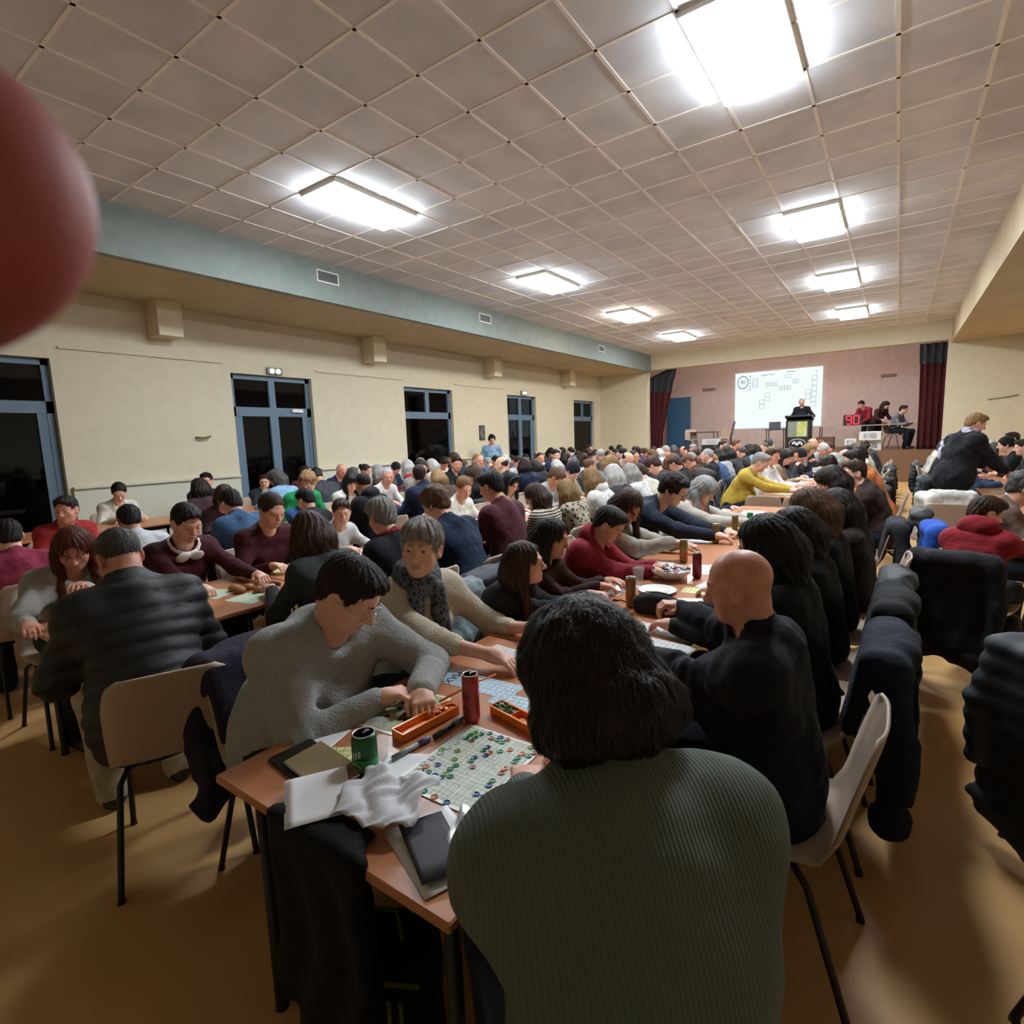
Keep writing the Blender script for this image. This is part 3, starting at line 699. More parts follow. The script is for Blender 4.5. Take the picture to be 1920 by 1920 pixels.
def person(name, loc, rz, q, label, top, topc, hair, hairc, skin=0, legc='#20222a', vox=.011, hv=.006, handv=.006, group=None, hl=.25, hvol=1., topkw=None, headkw=None, hairkw=None, shoes=True, extra=None, target=None):
    """one individually posed person; target = where the head centre goes (world)"""
    q = dict(q)
    if target is not None:
        for _ in range(6):
            k = skeleton(q); e = target[2]-k['H'][2]; q['s'] = min(1.16, max(.62, q.get('s',1.)*(1+e/.85)))
        k = skeleton(q); c,s_ = math.cos(rz), math.sin(rz); h = k['H']
        loc = (target[0]-(h[0]*c-h[1]*s_), target[1]-(h[0]*s_+h[1]*c), 0)
    if 'hw' in q:
        c,s_ = math.cos(rz), math.sin(rz)
        q['hands'] = tuple(((X-loc[0])*c+(Y-loc[1])*s_, -(X-loc[0])*s_+(Y-loc[1])*c, Z) for X,Y,Z in q['hw'])
    k = skeleton(q); e = empty('person', loc, rz, label=label, cat='person', group=group)
    bm = body_mesh('body', k, vox, hv, handv, **(headkw or {}))
    obj('body', bm, e, mats=[SKIN[skin], LIP, m_eye, m_iris])
    st = dict(style=top); st.update(topkw or {})
    tm = st.pop('mat', None) or mat('%s top %s' % (top, topc), topc, .85, kind={'puffer':'noise','plain':'cloth','loose':'cloth','rib':'rib','knit':'knit'}[top])
    obj(st.pop('part','sweater'), top_mesh('top', k, tm, **st), e)
    obj('trousers', trouser_mesh('trousers', k, mat('trouser cloth '+legc, legc, .8, kind='cloth')), e)
    for i in (0,1): obj('shoe', shoes_mesh('shoe', k, only=i), e)
    if hair: obj('hair' if hair not in ('cap','beanie') else 'knitted_cap', hair_mesh('hair', k, HAIR[hairc] if hairc in HAIR else mat('hat '+hairc, hairc, .9, kind='knit'), hair, length=hl, vol=hvol, **(hairkw or {})), e)
    eyeballs(e, k)
    if extra: extra(e, k)
    return e, k
# ---------------------------------------------------------------- tables and chairs
TZ = .74
m_top = mat('orange beech laminate', '#c08058', .36, kind='wood', col2='#b3724b', scale=.8)
m_edge = mat('table edge band', '#b98a6a', .5)
m_steel = mat('dark enamelled steel', '#2f2b28', .4, .6)
m_shell = mat('beige plastic shell', '#b09a86', .45)
TW, TL = .83, 1.2
_t = {}
def table_parts():
    a,b_ = TW/2, TL/2; t = MB(); t.box((-a,-b_,TZ-.024),(a,b_,TZ), bev=.004); _t['top'] = t.mesh('tabletop', m_top)
    f = MB()
    for sx in (-1,1): f.box((sx*(a-.09)-.015,-b_+.09,TZ-.075),(sx*(a-.09)+.015,b_-.09,TZ-.024))
    for sy in (-1,1): f.box((-a+.09,sy*(b_-.1)-.015,TZ-.075),(a-.09,sy*(b_-.1)+.015,TZ-.024))
    _t['frame'] = f.mesh('table_frame', m_steel)
    _t['leg'] = MB().tube([(0,0,TZ-.03),(0,0,.02),(0,0,.0)], [.017,.017,.02], 10).mesh('leg', m_steel)
table_parts()
TABLES = []
ORD = ['first','second','third','fourth','fifth','sixth','seventh','eighth','ninth','tenth','eleventh','twelfth','thirteenth','fourteenth','fifteenth','sixteenth','seventeenth','eighteenth','nineteenth','twentieth','twenty-first','twenty-second','twenty-third','twenty-fourth','twenty-fifth']
ROWN = {'A':'row running straight from the camera','B':'second row from the aisle','C':'third row from the aisle','D':'row along the glazed doors','E':'row right of the aisle'}
def table(x, y, row, n, rz=0):
    e = empty('folding_table', (x,y,0), rz, label='orange-topped rectangular table, %s from the camera in the %s' % (ORD[n], ROWN[row]), cat='table', group='tables of the '+ROWN[row])
    obj('tabletop', _t['top'], e); obj('frame', _t['frame'], e)
    for sx in (-1,1):
        for sy in (-1,1): obj('leg', _t['leg'], e, loc=(sx*(TW/2-.07),sy*(TL/2-.08),0))
    TABLES.append((row,x,y,n))
XC = {'A':-1.03,'B':-3.24,'C':-5.35,'D':-7.6,'E':1.3}
for row,y0,n0,off in (('A',.63,5,(0,-.045,.01,-.02,.0)),('B',.75,13,()),('C',.5,13,()),('D',.9,13,()),('E',1.7,12,())):
    for j in range(n0): table(XC[row]+(off[j] if j < len(off) else rnd.uniform(-.015,.015)), y0+TL/2+j*(TL+.012), row, j)
for j in range(7): table(XC['A']-.05+rnd.uniform(-.015,.015), 7.75+TL/2+j*(TL+.012), 'A', 5+j)
# moulded chair shell on a tube frame
def shell_pt(u, v, t=0):
    prof = [(.215,.432),(.20,.448),(.10,.442),(-.02,.436),(-.12,.442),(-.18,.47),(-.213,.53),(-.235,.62),(-.262,.72),(-.285,.80),(-.292,.825)]
    w_ = [.185,.20,.21,.215,.215,.213,.212,.212,.208,.19,.15]
    s_ = v*(len(prof)-1); i = min(int(s_),len(prof)-2); f = s_-i
    y = prof[i][0]*(1-f)+prof[i+1][0]*f; z = prof[i][1]*(1-f)+prof[i+1][1]*f; hw = w_[i]*(1-f)+w_[i+1]*f
    x = (u*2-1); e = x**4
    if v < .45: z += .016*e
    else: y += .022*e
    return (x*hw, y, z)
_sh = MB().grid(lambda u,v: shell_pt(u,v), 12, 24, thick=.009).mesh('shell', m_shell)
_lg = {}
for sx in (-1,1):
    _lg[(sx,1)] = MB().tube([(sx*.10,.10,.425),(sx*.17,.13,.418),(sx*.195,.17,.38),(sx*.215,.235,.02),(sx*.216,.237,0)], [.011,.011,.011,.011,.014], 8).mesh('leg', m_steel)
    _lg[(sx,-1)] = MB().tube([(sx*.10,-.06,.425),(sx*.17,-.09,.418),(sx*.195,-.13,.38),(sx*.22,-.245,.02),(sx*.221,-.247,0)], [.011,.011,.011,.011,.014], 8).mesh('leg', m_steel)
def chair(x, y, rz, label, group='beige stacking chairs', shell=None):
    e = empty('stacking_chair', (x,y,0), rz, label=label, cat='chair', group=group)
    obj('shell', _sh, e, mats=[shell] if shell else None)
    for kx in _lg: obj('leg', _lg[kx], e)
    return e
# coats hung over chair backs (chair frame)
def coat_mesh(name, style, m, seed=0, long=.0, vox=.014, wide=1.):
    lo = np.array([-.42,-.62,.0]); hi = np.array([.42,.02,1.02]); F = Field(*[axis(lo[q],hi[q],vox,[]) for q in range(3)])
    z0 = .30-long
    F.boxy((0,-.325,(z0+.80)/2), (.235*wide,.038,(.84-z0)/2), None, .034, .03)
    F.boxy((0,-.285,.805), (.21*wide,.052,.032), None, .03, .03)
    F.boxy((0,-.215,.66), (.205*wide,.022,.15), np.array(Euler((.17,0,0)).to_matrix()), .02, .03)
    for sg in (-1,1):
        F.cap((sg*.19*wide,-.30,.77),(sg*.235*wide,-.355,.56),.045,.042,k=.05); F.cap((sg*.235*wide,-.355,.56),(sg*.215*wide,-.372,max(.34,z0+.10)),.042,.036,k=.022)
    F.ell((0,-.345,z0+.06), (.26*wide,.04,.10), None, .03)
    F.cap((-.08,-.35,.80),(.08,-.35,.79),.036,.036,k=.05)
    if style == 'puffer': F.displace(lambda x,y,z: -.012*np.abs(np.sin(z*PI/.075+.35*wig(x,y,z,8,seed)))+.008+.003*wig(x,y,z,45,seed))
    elif style == 'fur': F.displace(lambda x,y,z: .008*wig(x,y,z,90,seed)+.008*wig(x,y,z,35,seed+1))
    else: F.displace(lambda x,y,z: .016*np.abs(np.sin(x*24+1.6*np.sin(z*5+seed)+seed))*np.clip((.8-z)*2.2,0.1,1)-.006+.008*wig(x,y,z,11,seed+2)+.006*wig(x,y,z,22,seed))
    F.displace(lambda x,y,z: np.where(z < z0+.06, .02*np.sin(x*17+seed), 0)); F.plane((0,0,.02),(0,0,-1))
    return np_mesh(name, *F.surface(), [m])
COAT = {}
def coat(x, y, rz, style, colr, label, seed=0, long=.0, group='coats hung over chair backs', wide=1., cat='coat'):
    key = (style,seed,long,wide)
    m = mat('%s coat %s' % (style,colr), colr, .68 if style == 'puffer' else .85, kind='noise' if style == 'puffer' else 'cloth')
    if key not in COAT: COAT[key] = coat_mesh('coat', style, m, seed, long, wide=wide)
    return obj('coat' if cat == 'coat' else 'jacket', COAT[key], None, loc=(x,y,0), rz=rz, mats=[m], label=label, cat=cat, group=group)
# printed sheets --------------------------------------------------
def sheetmat(name, paper, ink, sc=1., marks=.5, hl=None, cell=.022):
    m = bpy.data.materials.new(name); m.use_nodes = True; nt = m.node_tree; N = nt.nodes; L = nt.links; b = N['Principled BSDF']; b.inputs['Roughness'].default_value = .55
    tc = N.new('ShaderNodeTexCoord'); br = N.new('ShaderNodeTexBrick'); br.offset = 0; br.inputs['Scale'].default_value = 1
    br.inputs['Brick Width'].default_value = cell; br.inputs['Row Height'].default_value = cell; br.inputs['Mortar Size'].default_value = .0011; br.inputs['Mortar Smooth'].default_value = 0
    p = hexc(paper); i_ = hexc(ink); br.inputs['Color1'].default_value = (*p,1); br.inputs['Color2'].default_value = (*[x*.93 for x in p],1); br.inputs['Mortar'].default_value = (*i_,1)
    L.new(tc.outputs['Object'], br.inputs['Vector'])
    no = N.new('ShaderNodeTexNoise'); no.inputs['Scale'].default_value = 150*sc; no.inputs['Detail'].default_value = 1; L.new(tc.outputs['Object'], no.inputs['Vector'])
    r = N.new('ShaderNodeMath'); r.operation = 'GREATER_THAN'; r.inputs[1].default_value = .5+.14*(1-marks); L.new(no.outputs[0], r.inputs[0])
    mx = N.new('ShaderNodeMixRGB'); mx.inputs[2].default_value = (*[x*.8+.02 for x in i_],1); sc_ = N.new('ShaderNodeMath'); sc_.operation = 'MULTIPLY'; sc_.inputs[1].default_value = .55
    L.new(r.outputs[0], sc_.inputs[0]); L.new(sc_.outputs[0], mx.inputs[0]); L.new(br.outputs[0], mx.inputs[1]); L.new(mx.outputs[0], b.inputs['Base Color'])
    return m
m_sh = {'white':sheetmat('white bingo print','#ecebe6','#8e9aa0'),'yellow':sheetmat('yellow bingo print','#e9e2a0','#8b8550'),'blue':sheetmat('pale blue bingo print','#c9dde6','#6d93ab'),'green':sheetmat('pale green bingo print','#cfe0c6','#7f9c80')}
m_paper = mat('white paper', '#e9e9ea', .6)
_sheet = {}
def sheet(x, y, z, w, l, rz, colr, label, group='bingo sheets on the tables', name='bingo_sheet'):
    key = (round(w,3),round(l,3),colr)
    if key not in _sheet: _sheet[key] = MB().box((-w/2,-l/2,0),(w/2,l/2,.0012)).mesh('bingo_sheet', m_sh[colr])
    return obj(name, _sheet[key], None, loc=(x,y,z), rz=rz, label=label, cat='bingo sheet', group=group)
# ---------------------------------------------------------------- people one can make out
H2 = PI/2
SIT = [('E','L',9.0)]          # (row, side, y) of taken seats
def seat_chair(e, rz, short, side_row=None):
    x,y,_ = e.location; chair(x, y, rz, 'beige plastic chair under the '+short)
def P_(side, tgt, q, top, topc, hair, hairc, label, short, row, skin=0, drz=0, cz=True, **k):
    """side L faces +x, side R faces -x; tgt is where the head is (x, y, z above the floor)"""
    rz = (-H2 if side == 'L' else H2)+math.radians(drz)
    e,kk = person('p', None, rz, q, label, top, topc, hair, hairc, skin=skin, target=tgt, **k)
    if cz: seat_chair(e, rz, short)
    SIT.append((row, side, e.location[1]+0)); return e, kk
def glasses(c='#30302f', lens=True, r=.021):
    def f(e, k):
        g = MB(); T = lambda *v: tuple(headpt(k, v))
        for sg in (-1,1):
            pts = [T(sg*.032+math.cos(t)*r, .108-.25*abs(math.cos(t)*r), -.002+math.sin(t)*r*.8) for t in [2*PI*i/18 for i in range(19)]]; g.tube(pts, .0014, 6, caps=False)
            g.tube([T(sg*.053,.102,.004),T(sg*.075,.07,.004),T(sg*.082,.0,.0)], .0014, 6)
        g.tube([T(-.011,.107,.002),T(0,.112,.005),T(.011,.107,.002)], .0014, 6)
        g.build('glasses', mat('spectacle frame '+c, c, .25, .7), e)
    return f
def scarf(c, style='cloth', tails=.3, c2=None):
    def f(e, k):
        N_ = k['N']; lo = N_-np.array([.24,.16,.45]); hi = N_+np.array([.24,.30,.2]); F = Field(*[axis(lo[q],hi[q],.009,[]) for q in range(3)])
        u = unit(k['H']-N_); r = k['r']; fr = unit(np.cross(u, r))
        for j,rr in ((-.005,.082),(.035,.070)):
            pr_ = None
            for i in range(15):
                t = 2*PI*i/14; p = N_+u*(j+.012*math.sin(2*t))+r*rr*math.cos(t)+fr*rr*math.sin(t)
                if pr_ is not None: F.cap(pr_, p, .026, .026, k=.012)
                pr_ = p
        if tails:
            for sg,tl in ((-1,tails),(1,tails*.85)):
                a = N_+fr*.10+r*sg*.05-u*.02; b_ = a+k['f']*.06-k['d2']*tl*.5+r*sg*.02; c_ = b_-k['d']*tl*.5; F.cap(a,b_,.034,.042,k=.03); F.cap(b_,c_,.042,.045,k=.02)
        F.displace(lambda x,y,z: .006*wig(x,y,z,75,2)+.005*wig(x,y,z,30,3))
        obj('scarf', np_mesh('scarf', *F.surface(), [mat('scarf '+c, c, .85, kind='pattern' if c2 else 'cloth', col2=c2, scale=2.3 if c2 else 1)]), e)
    return f
def hoodback(c):
    def f(e, k):
        N_ = k['N']; lo = N_-.2; hi = N_+.2; F = Field(*[axis(lo[q],hi[q],.01,[]) for q in range(3)])
        b_ = N_-k['f']*.07; F.ell(b_, (.11,.06,.075), np.stack([k['r'],k['f'],k['d2']],1), .02)
        for sg in (-1,1): F.cap(N_-k['f']*.03+k['r']*sg*.09, N_+k['f']*.07+k['r']*sg*.05-k['d2']*.02, .028, .02, k=.03)
        F.displace(lambda x,y,z: .005*wig(x,y,z,45,2)); obj('hood', np_mesh('hood', *F.surface(), [mat('hood '+c, c, .85, kind='cloth')]), e)
    return f
def collar(e, k):
    N_ = k['N']; lo = N_-.17; hi = N_+.17; F = Field(*[axis(lo[q],hi[q],.007,[]) for q in range(3)]); pr_ = None
    for i in range(17):
        t = 2*PI*i/16; p = N_+k['r']*.088*math.cos(t)+k['f']*(.085*math.sin(t)+.012)-k['d2']*(.012+.03*max(math.sin(t),0))
        if pr_ is not None: F.cap(pr_, p, .011, .011, k=.012)
        pr_ = p
    for sg in (-1,1): F.ell(N_+k['f']*.112+k['r']*sg*.045-k['d2']*.055, (.044,.010,.04), np.stack([k['r'],k['f'],k['d2']],1), .012)
    obj('collar', np_mesh('collar', *F.surface(), [mat('white collar cloth', '#e6e2da', .8)]), e, label='white rounded collar')
def hoodback_red(e, k):
    N_ = k['N']; lo = N_-.16; hi = N_+.16; F = Field(*[axis(lo[q],hi[q],.008,[]) for q in range(3)]); pr_ = None
    for i in range(17):
        t = 2*PI*i/16; p = N_+k['r']*.082*math.cos(t)+k['f']*(.08*math.sin(t)+.005)+k['d2']*.002
        if pr_ is not None: F.cap(pr_, p, .016, .016, k=.012)
        pr_ = p
    obj('neckline', np_mesh('neckline', *F.surface(), [mat('red neckline knit', '#8c2a2a', .85)]), e, label='red neckline')
def shawl(e, k):
    scarf('#8f8a93',tails=0)(e,k); N_ = k['N']; lo = N_-.34; hi = N_+.25; F = Field(*[axis(lo[q],hi[q],.012,[]) for q in range(3)])
    F.cap(N_-k['f']*.02-k['d2']*.02, k['S0']-k['d2']*.04-k['r']*.02, .085, .095, k=.06); F.cap(N_-k['f']*.02-k['d2']*.02, k['S1']*.6+N_*.4-k['d2']*.01, .08, .08, k=.06)
    F.cap(k['S0']-k['d2']*.02, k['S0']-k['d2']*.18-k['r']*.05, .09, .075, k=.05); F.displace(lambda x,y,z: .010*wig(x,y,z,34,3)+.006*np.sin((x+z)*60+wig(x,y,z,12,1)*2))
    obj('shawl', np_mesh('shawl', *F.surface(), [mat('pale lilac shawl', '#a39dae', .9, kind='cloth', col2='#c9c6cd')]), e)
def headband(e, k):
    g = MB(); T = lambda *v: tuple(headpt(k, v)); g.grid(lambda u,v: T(.092*math.cos(PI*u), .045+.02*v, .035+.105*math.sin(PI*u)), 16, 3, thick=.004); g.build('headband', mat('black headband','#131314',.6), e)
def shades(e, k):
    g = MB(); T = lambda *v: tuple(headpt(k, v))
    for sg in (-1,1): g.grid(lambda u,v: T(sg*(.008+.055*u), .098-.03*u, .085+.036*v-.01*u), 6, 4, thick=.003)
    g.tube([T(-.064,.068,.10),T(-.086,.0,.07)],.002,6).tube([T(.064,.068,.10),T(.086,.0,.07)],.002,6); g.build('sunglasses', mat('black lens','#0c0d0f',.08), e)
HI = dict(vox=.0095, hv=.0046, handv=.0048)
MID = dict(vox=.013, hv=.0068, handv=.0072)
# --- table row straight from the camera, left side
e_grey,_ = P_('L', (-1.44,1.10,1.12), dict(w=1.22,bust=1.15,belly=.05,lean=24,slouch=20,hy=20,hp=38,hr=0,hw=((-1.24,1.20,.785),(-1.33,1.09,.785)),curl=(.7,.75),pole=((-.9,.2,-.5),(.75,-.1,-.6))), 'knit','#a2a4a1','short','dark brown',
   'woman in a fuzzy grey sweater and thin glasses leaning over the nearest table', 'woman in the fuzzy grey sweater','A', extra=glasses('#b9b6b0'), topkw=dict(hem=.22,D=.018), hairkw=dict(vox=.006), **HI)
e_scarf,_ = P_('L', (-1.60,1.60,1.165), dict(w=1.0,bust=1.0,lean=12,slouch=10,hy=-44,hp=-2,hr=-4,hw=((-1.235,1.86,.80),(-1.19,1.56,.785)),curl=(.35,.3),neckfwd=.0,fl=1.08,pole=((-.6,-.2,-.8),(.4,-.2,-.8))), 'knit','#cfc5ae','grey_short','grey',
   'grey-haired woman in a cream sweater and dark patterned scarf looking at the camera','grey-haired woman with the patterned scarf','A', drz=-16, extra=scarf('#5a5c62',tails=.42,c2='#1b1d22'), topkw=dict(sleeve=.38,D=.012), headkw=dict(old=1), hairkw=dict(vox=.006), **HI)
P_('L', (-1.44,2.13,1.005), dict(s=.8,lean=14,slouch=14,hy=24,hp=-4,hw=((-1.28,2.45,.785),(-1.16,2.36,.79)),curl=(.3,.3)), 'plain','#23262a','long','brown',
   'long-haired girl in a black top in profile beside the cream-sweater woman','long-haired girl in black','A', hl=.36, skin=1, hairkw=dict(vox=.0065), **HI)
P_('L', (-1.52,2.52,1.055), dict(s=.85,lean=10,hy=8,hp=10,hw=((-1.3,2.75,.785),(-1.3,2.62,.785))), 'plain','#3a2019','long','dark brown',
   'girl with dark hair in a dark brown top behind the long-haired girl','girl in the dark brown top','A', hl=.16, skin=2, **MID)
P_('L', (-1.45,3.10,1.05), dict(s=.84,lean=18,slouch=22,hy=8,hp=34,hw=((-1.2,3.2,.785),(-1.17,3.09,.785)),curl=(.4,.4)), 'plain','#8e2430','short','dark brown',
   'boy in a red hooded sweatshirt bent over his sheet','boy in the red hooded sweatshirt','A', extra=hoodback('#8e2430'), skin=2, topkw=dict(D=.02), **HI)
P_('L', (-1.54,3.62,1.10), dict(lean=18,slouch=20,hy=-30,hp=40,hw=((-1.2,3.85,.8),(-1.22,3.6,.86)),bust=1,curl=(.7,.8)), 'loose','#a5a092','long','brown',
   'long-haired woman in a pale vest behind the boy in red','long-haired woman in the pale vest','A', hl=.26, skin=2, **MID)
P_('L', (-1.50,4.45,1.14), dict(w=1.25,lean=32,slouch=18,hy=0,hp=30,belly=.05,hw=((-1.1,4.6,.785),(-1.05,4.32,.785))), 'plain','#1f2735','curly','dark brown',
   'heavy-set person in a navy top and glasses leaning far over the table','person in the navy top and glasses','A', extra=glasses(), **MID)
P_('L', (-1.43,5.10,1.075), dict(w=1.2,lean=26,slouch=22,hy=-8,hp=36,bust=1.1,hw=((-.9,5.2,.79),(-.85,5.0,.79)),fl=1.15), 'knit','#c9c0b4','bob','grey',
   'grey-haired woman with a pink scarf reaching across the table','grey-haired woman with the pink scarf','A', extra=scarf('#d98f93',tails=.3), **MID)
P_('L', (-1.66,5.95,1.10), dict(lean=14,hy=20,hp=15), 'plain','#27324a','short','salt and pepper','grey-haired person in a dark blue jacket seated past the pink scarf','person in the dark blue jacket','A', **MID)
P_('L', (-1.52,8.1,1.17), dict(w=1.15,lean=22,slouch=18,hp=28,belly=.05,hw=((-1.1,8.2,.785),(-1.1,8.0,.785))), 'plain','#b89b3c','short','grey',
   'man in a mustard yellow sweater leaning over the table past the gap','man in the mustard sweater','A', **MID)
# --- right side of the same row, backs to the aisle
e_front,_ = P_('R', (-.435,.82,1.17), dict(w=1.0,belly=.05,lean=4,slouch=34,neckfwd=.06,hy=16,hp=30,hw=((-.66,.95,.79),(-.64,1.14,.79)),bust=1.2,curl=(.5,.6),pole=((-.25,-.3,-.9),(.5,-.3,-.7))), 'rib','#5d665b','thick','dark brown',
   'person with thick dark wavy hair in a ribbed grey-green sweater, back to the camera','person in the ribbed grey-green sweater','A', drz=-42, hl=.01, hvol=1.0, legc='#2c3646', topkw=dict(D=.022,hem=.18), hairkw=dict(vox=.0055), **HI)
P_('R', (-.37,1.70,1.135), dict(w=1.0,lean=0,slouch=16,neckfwd=.01,hy=2,hp=14,hw=((-.76,1.86,.785),(-.68,2.12,.90)),hdir=((-.2,1,0),(-.5,.8,.3)),curl=(.5,.9),belly=.04), 'loose','#15181f',None,'stubble',
   'bald man in a black jacket seated at the second table','bald man in the black jacket','A', skin=3, topkw=dict(D=.012,collar=True,hem=.1), **HI)
P_('R', (-.42,2.36,1.14), dict(lean=1,slouch=20,hy=14,hp=22,bust=.9), 'plain','#15161a','long','black','person with long black hair in a black top beside the bald man','long black-haired person','A', hl=.34, hvol=1.15, topkw=dict(hem=.1), hairkw=dict(vox=.0065), **MID)
P_('R', (-.40,2.98,1.10), dict(lean=1,slouch=20,hy=10,hp=25), 'plain','#1c1b1d','long','dark brown','dark-haired person in black hunched between the black hair and the light-streaked hair','hunched dark-haired person','A', hl=.2, **MID)
P_('R', (-.39,3.48,1.15), dict(lean=1,slouch=18,hy=0,hp=22), 'plain','#1a1a1c','long','light brown','woman with long straight light brown hair and a black top, aisle side','woman with straight light brown hair','A', hl=.30, hvol=1.12, **MID)
P_('R', (-.30,4.0,1.10), dict(lean=1,slouch=18,hy=-6,hp=22), 'loose','#2b211e','long','dark brown','woman with long dark brown hair and a dark brown top, aisle side','woman with dark brown hair by the aisle','A', hl=.28, **MID)
P_('R', (-.45,5.4,1.15), dict(lean=6,slouch=22,hy=6,hp=30,w=1.1), 'plain','#241f20','bob','dark brown','person with dark bobbed hair in a dark top, aisle side of the fourth table','person with dark bobbed hair','A', **MID)
P_('R', (-.33,6.25,1.16), dict(lean=14,hy=30,hp=5), 'loose','#3a2d28','short','brown','brown-haired person in a dark brown jacket before the table gap','person in the dark brown jacket','A', **MID)
P_('R', (-.42,7.9,1.2), dict(lean=16,hy=12,hp=15), 'loose','#c0703a','short','dark brown','person in an orange top on the aisle side past the table gap','person in the orange top','A', **MID)
# --- second row from the aisle
P_('L', (-3.69,1.02,1.085), dict(lean=16,slouch=18,hy=-22,hp=32,hw=((-3.5,.98,.9),(-3.42,.72,.785)),bust=.9,curl=(.5,.6)), 'loose','#a5a29c','long','auburn','woman with long red hair and a pale grey cardigan at the left edge','red-haired woman','B', hl=.3, skin=3, hairkw=dict(vox=.007), **MID)
P_('R', (-2.80,.93,1.145), dict(w=1.15,lean=20,slouch=22,hy=14,hp=30,belly=.06), 'puffer','#17181b','buzz','salt and pepper','man with cropped grey hair in a black puffer jacket on the left','man in the black puffer jacket','B', skin=3, legc='#b5a78e', drz=-8, cz=False, topkw=dict(hem=.12,collar=True,mat=mat('black puffer nylon','#101216',.6,kind='noise')), hairkw=dict(recede=.03), **HI)
P_('L', (-3.70,1.62,1.145), dict(lean=16,slouch=16,hy=0,hp=26,bust=.8,hw=((-3.35,1.85,.79),(-3.32,1.5,.785)),curl=(.8,.8)), 'plain','#471a22','short','dark brown','person in a burgundy sweater with a white rounded collar','person with the white collar','B', extra=collar, skin=0, **HI)
P_('R', (-2.70,1.82,1.115), dict(lean=16,slouch=18,hy=-10,hp=18), 'plain','#3c4140','long','brown','person with long wavy brown hair in a dark grey coat, back turned','person with wavy brown hair','B', hl=.28, hvol=1.15, **MID)
P_('R', (-2.75,2.40,1.13), dict(w=1.12,lean=14,slouch=14,hy=-6,hp=12), 'plain','#20212c','grey_short','grey','grey-haired man in a navy sweater with a red neckline, back turned','grey-haired man in navy','B', extra=lambda e,k: hoodback_red(e,k), **MID)
P_('R', (-2.78,2.95,1.15), dict(w=1.1,lean=20,slouch=20,hy=8,hp=25), 'plain','#1d2a41','curly','light brown','curly-haired person in a dark blue sweater, back turned','curly-haired person in dark blue','B', **MID)
P_('R', (-2.80,3.66,1.21), dict(w=1.2,s=1.05,lean=10,slouch=14,hy=4,hp=18), 'plain','#4c2029','short','black','broad person in a burgundy sweater, back turned','broad person in burgundy','B', skin=2, **MID)
P_('R', (-2.72,4.22,1.07), dict(lean=14,hy=18,hp=25), 'stripe' if False else 'plain','#7d6f60','long','brown','woman with long brown hair in a striped brown and cream top','woman in the striped top','B', hl=.25, topkw=dict(mat=mat('striped blouse','#b7aa97',.8,kind='stripe',col2='#2c2420')), **MID)
P_('R', (-2.75,4.84,1.06), dict(lean=12,hy=-10,hp=15), 'plain','#8c8570','long','blond','woman with long blond hair in a dark floral patterned top','woman in the floral top','B', hl=.25, topkw=dict(mat=mat('floral blouse','#a59c84',.8,kind='pattern',col2='#1d1c1e')), **MID)
P_('R', (-2.75,5.42,1.13), dict(lean=14,hy=-14,hp=20), 'loose','#dcdad4','long','blond','blond woman in a white hooded top, back turned','blond woman in the white hooded top','B', hl=.2, extra=hoodback('#dcdad4'), **MID)
P_('L', (-3.69,2.2,1.15), dict(lean=14,hy=0,hp=24,bust=.8), 'plain','#4a1c24','ponytail','brown','woman in a maroon top with hair tied back facing the camera','woman in the maroon top','B', skin=1, hl=.14, **MID)
P_('L', (-3.75,2.85,1.05), dict(lean=12,hy=-30,hp=10,s=.9), 'plain','#c9c9c6','short','brown','person in a white shirt beyond the curly-haired person','person in the white shirt','B', **MID)
P_('L', (-3.72,4.4,1.11), dict(lean=12,hy=-25,hp=28,bust=.9), 'plain','#e2ded4','ponytail','blond','blond woman with tied hair in a white sweater facing the camera','blond woman in the white sweater','B', hl=.16, skin=1, **MID)
P_('L', (-3.70,5.25,1.09), dict(lean=12,hy=-20,hp=35,bust=.9), 'plain','#b9a38f','long','black','dark-haired woman with a black headband looking down','woman with the black headband','B', hl=.22, skin=1, extra=lambda e,k: headband(e,k), **MID)
chair(-2.33,.90,H2-.42,'beige plastic chair with its bare back turned, under the man in the black puffer jacket')
# --- third row
P_('R', (-4.86,1.0,1.07), dict(w=1.1,lean=14,slouch=18,hy=-6,hp=20), 'plain','#8f2f48','short','dark brown','person in a raspberry pink sweater at the left edge, back turned','person in raspberry pink','C', **MID)
P_('L', (-5.84,1.6,1.13), dict(lean=12,hy=-40,hp=8,bust=.8), 'plain','#a02a2c','short','dark brown','person in a bright red top facing the camera on the left','person in the bright red top','C', skin=3, **MID)
P_('R', (-4.88,1.72,1.08), dict(w=1.05,lean=18,slouch=18,hy=-6,hp=25), 'plain','#c4c7cb','short','black','dark-haired person in a white T-shirt, back turned','person in the white T-shirt','C', skin=2, topkw=dict(sleeve=.2), **MID)
P_('R', (-4.88,2.52,1.12), dict(w=1.0,lean=18,slouch=22,hy=10,hp=25), 'plain','#3c5a7c','short','dark brown','person in a blue denim jacket, back turned','person in the denim jacket','C', topkw=dict(D=.018), **MID)
P_('L', (-5.82,2.95,1.11), dict(lean=10,hy=-35,hp=10,bust=.8), 'plain','#32171b','long','brown','brown-haired woman in a dark wine top facing the camera by the denim jacket','woman in the dark wine top','C', hl=.14, skin=1, **MID)
P_('R', (-4.9,3.3,1.06), dict(lean=14,hy=10,hp=25,s=.95), 'plain','#1e1d22','short','black','dark-haired person in black left of the green jersey','dark-haired person in black','C', **MID)
P_('L', (-5.86,4.0,1.17), dict(lean=20,hy=-60,hp=30,s=1.0), 'plain','#1f8a4c','curly','blond','blond boy in a bright green football jersey','blond boy in the green jersey','C', skin=1, topkw=dict(sleeve=.35), **MID)
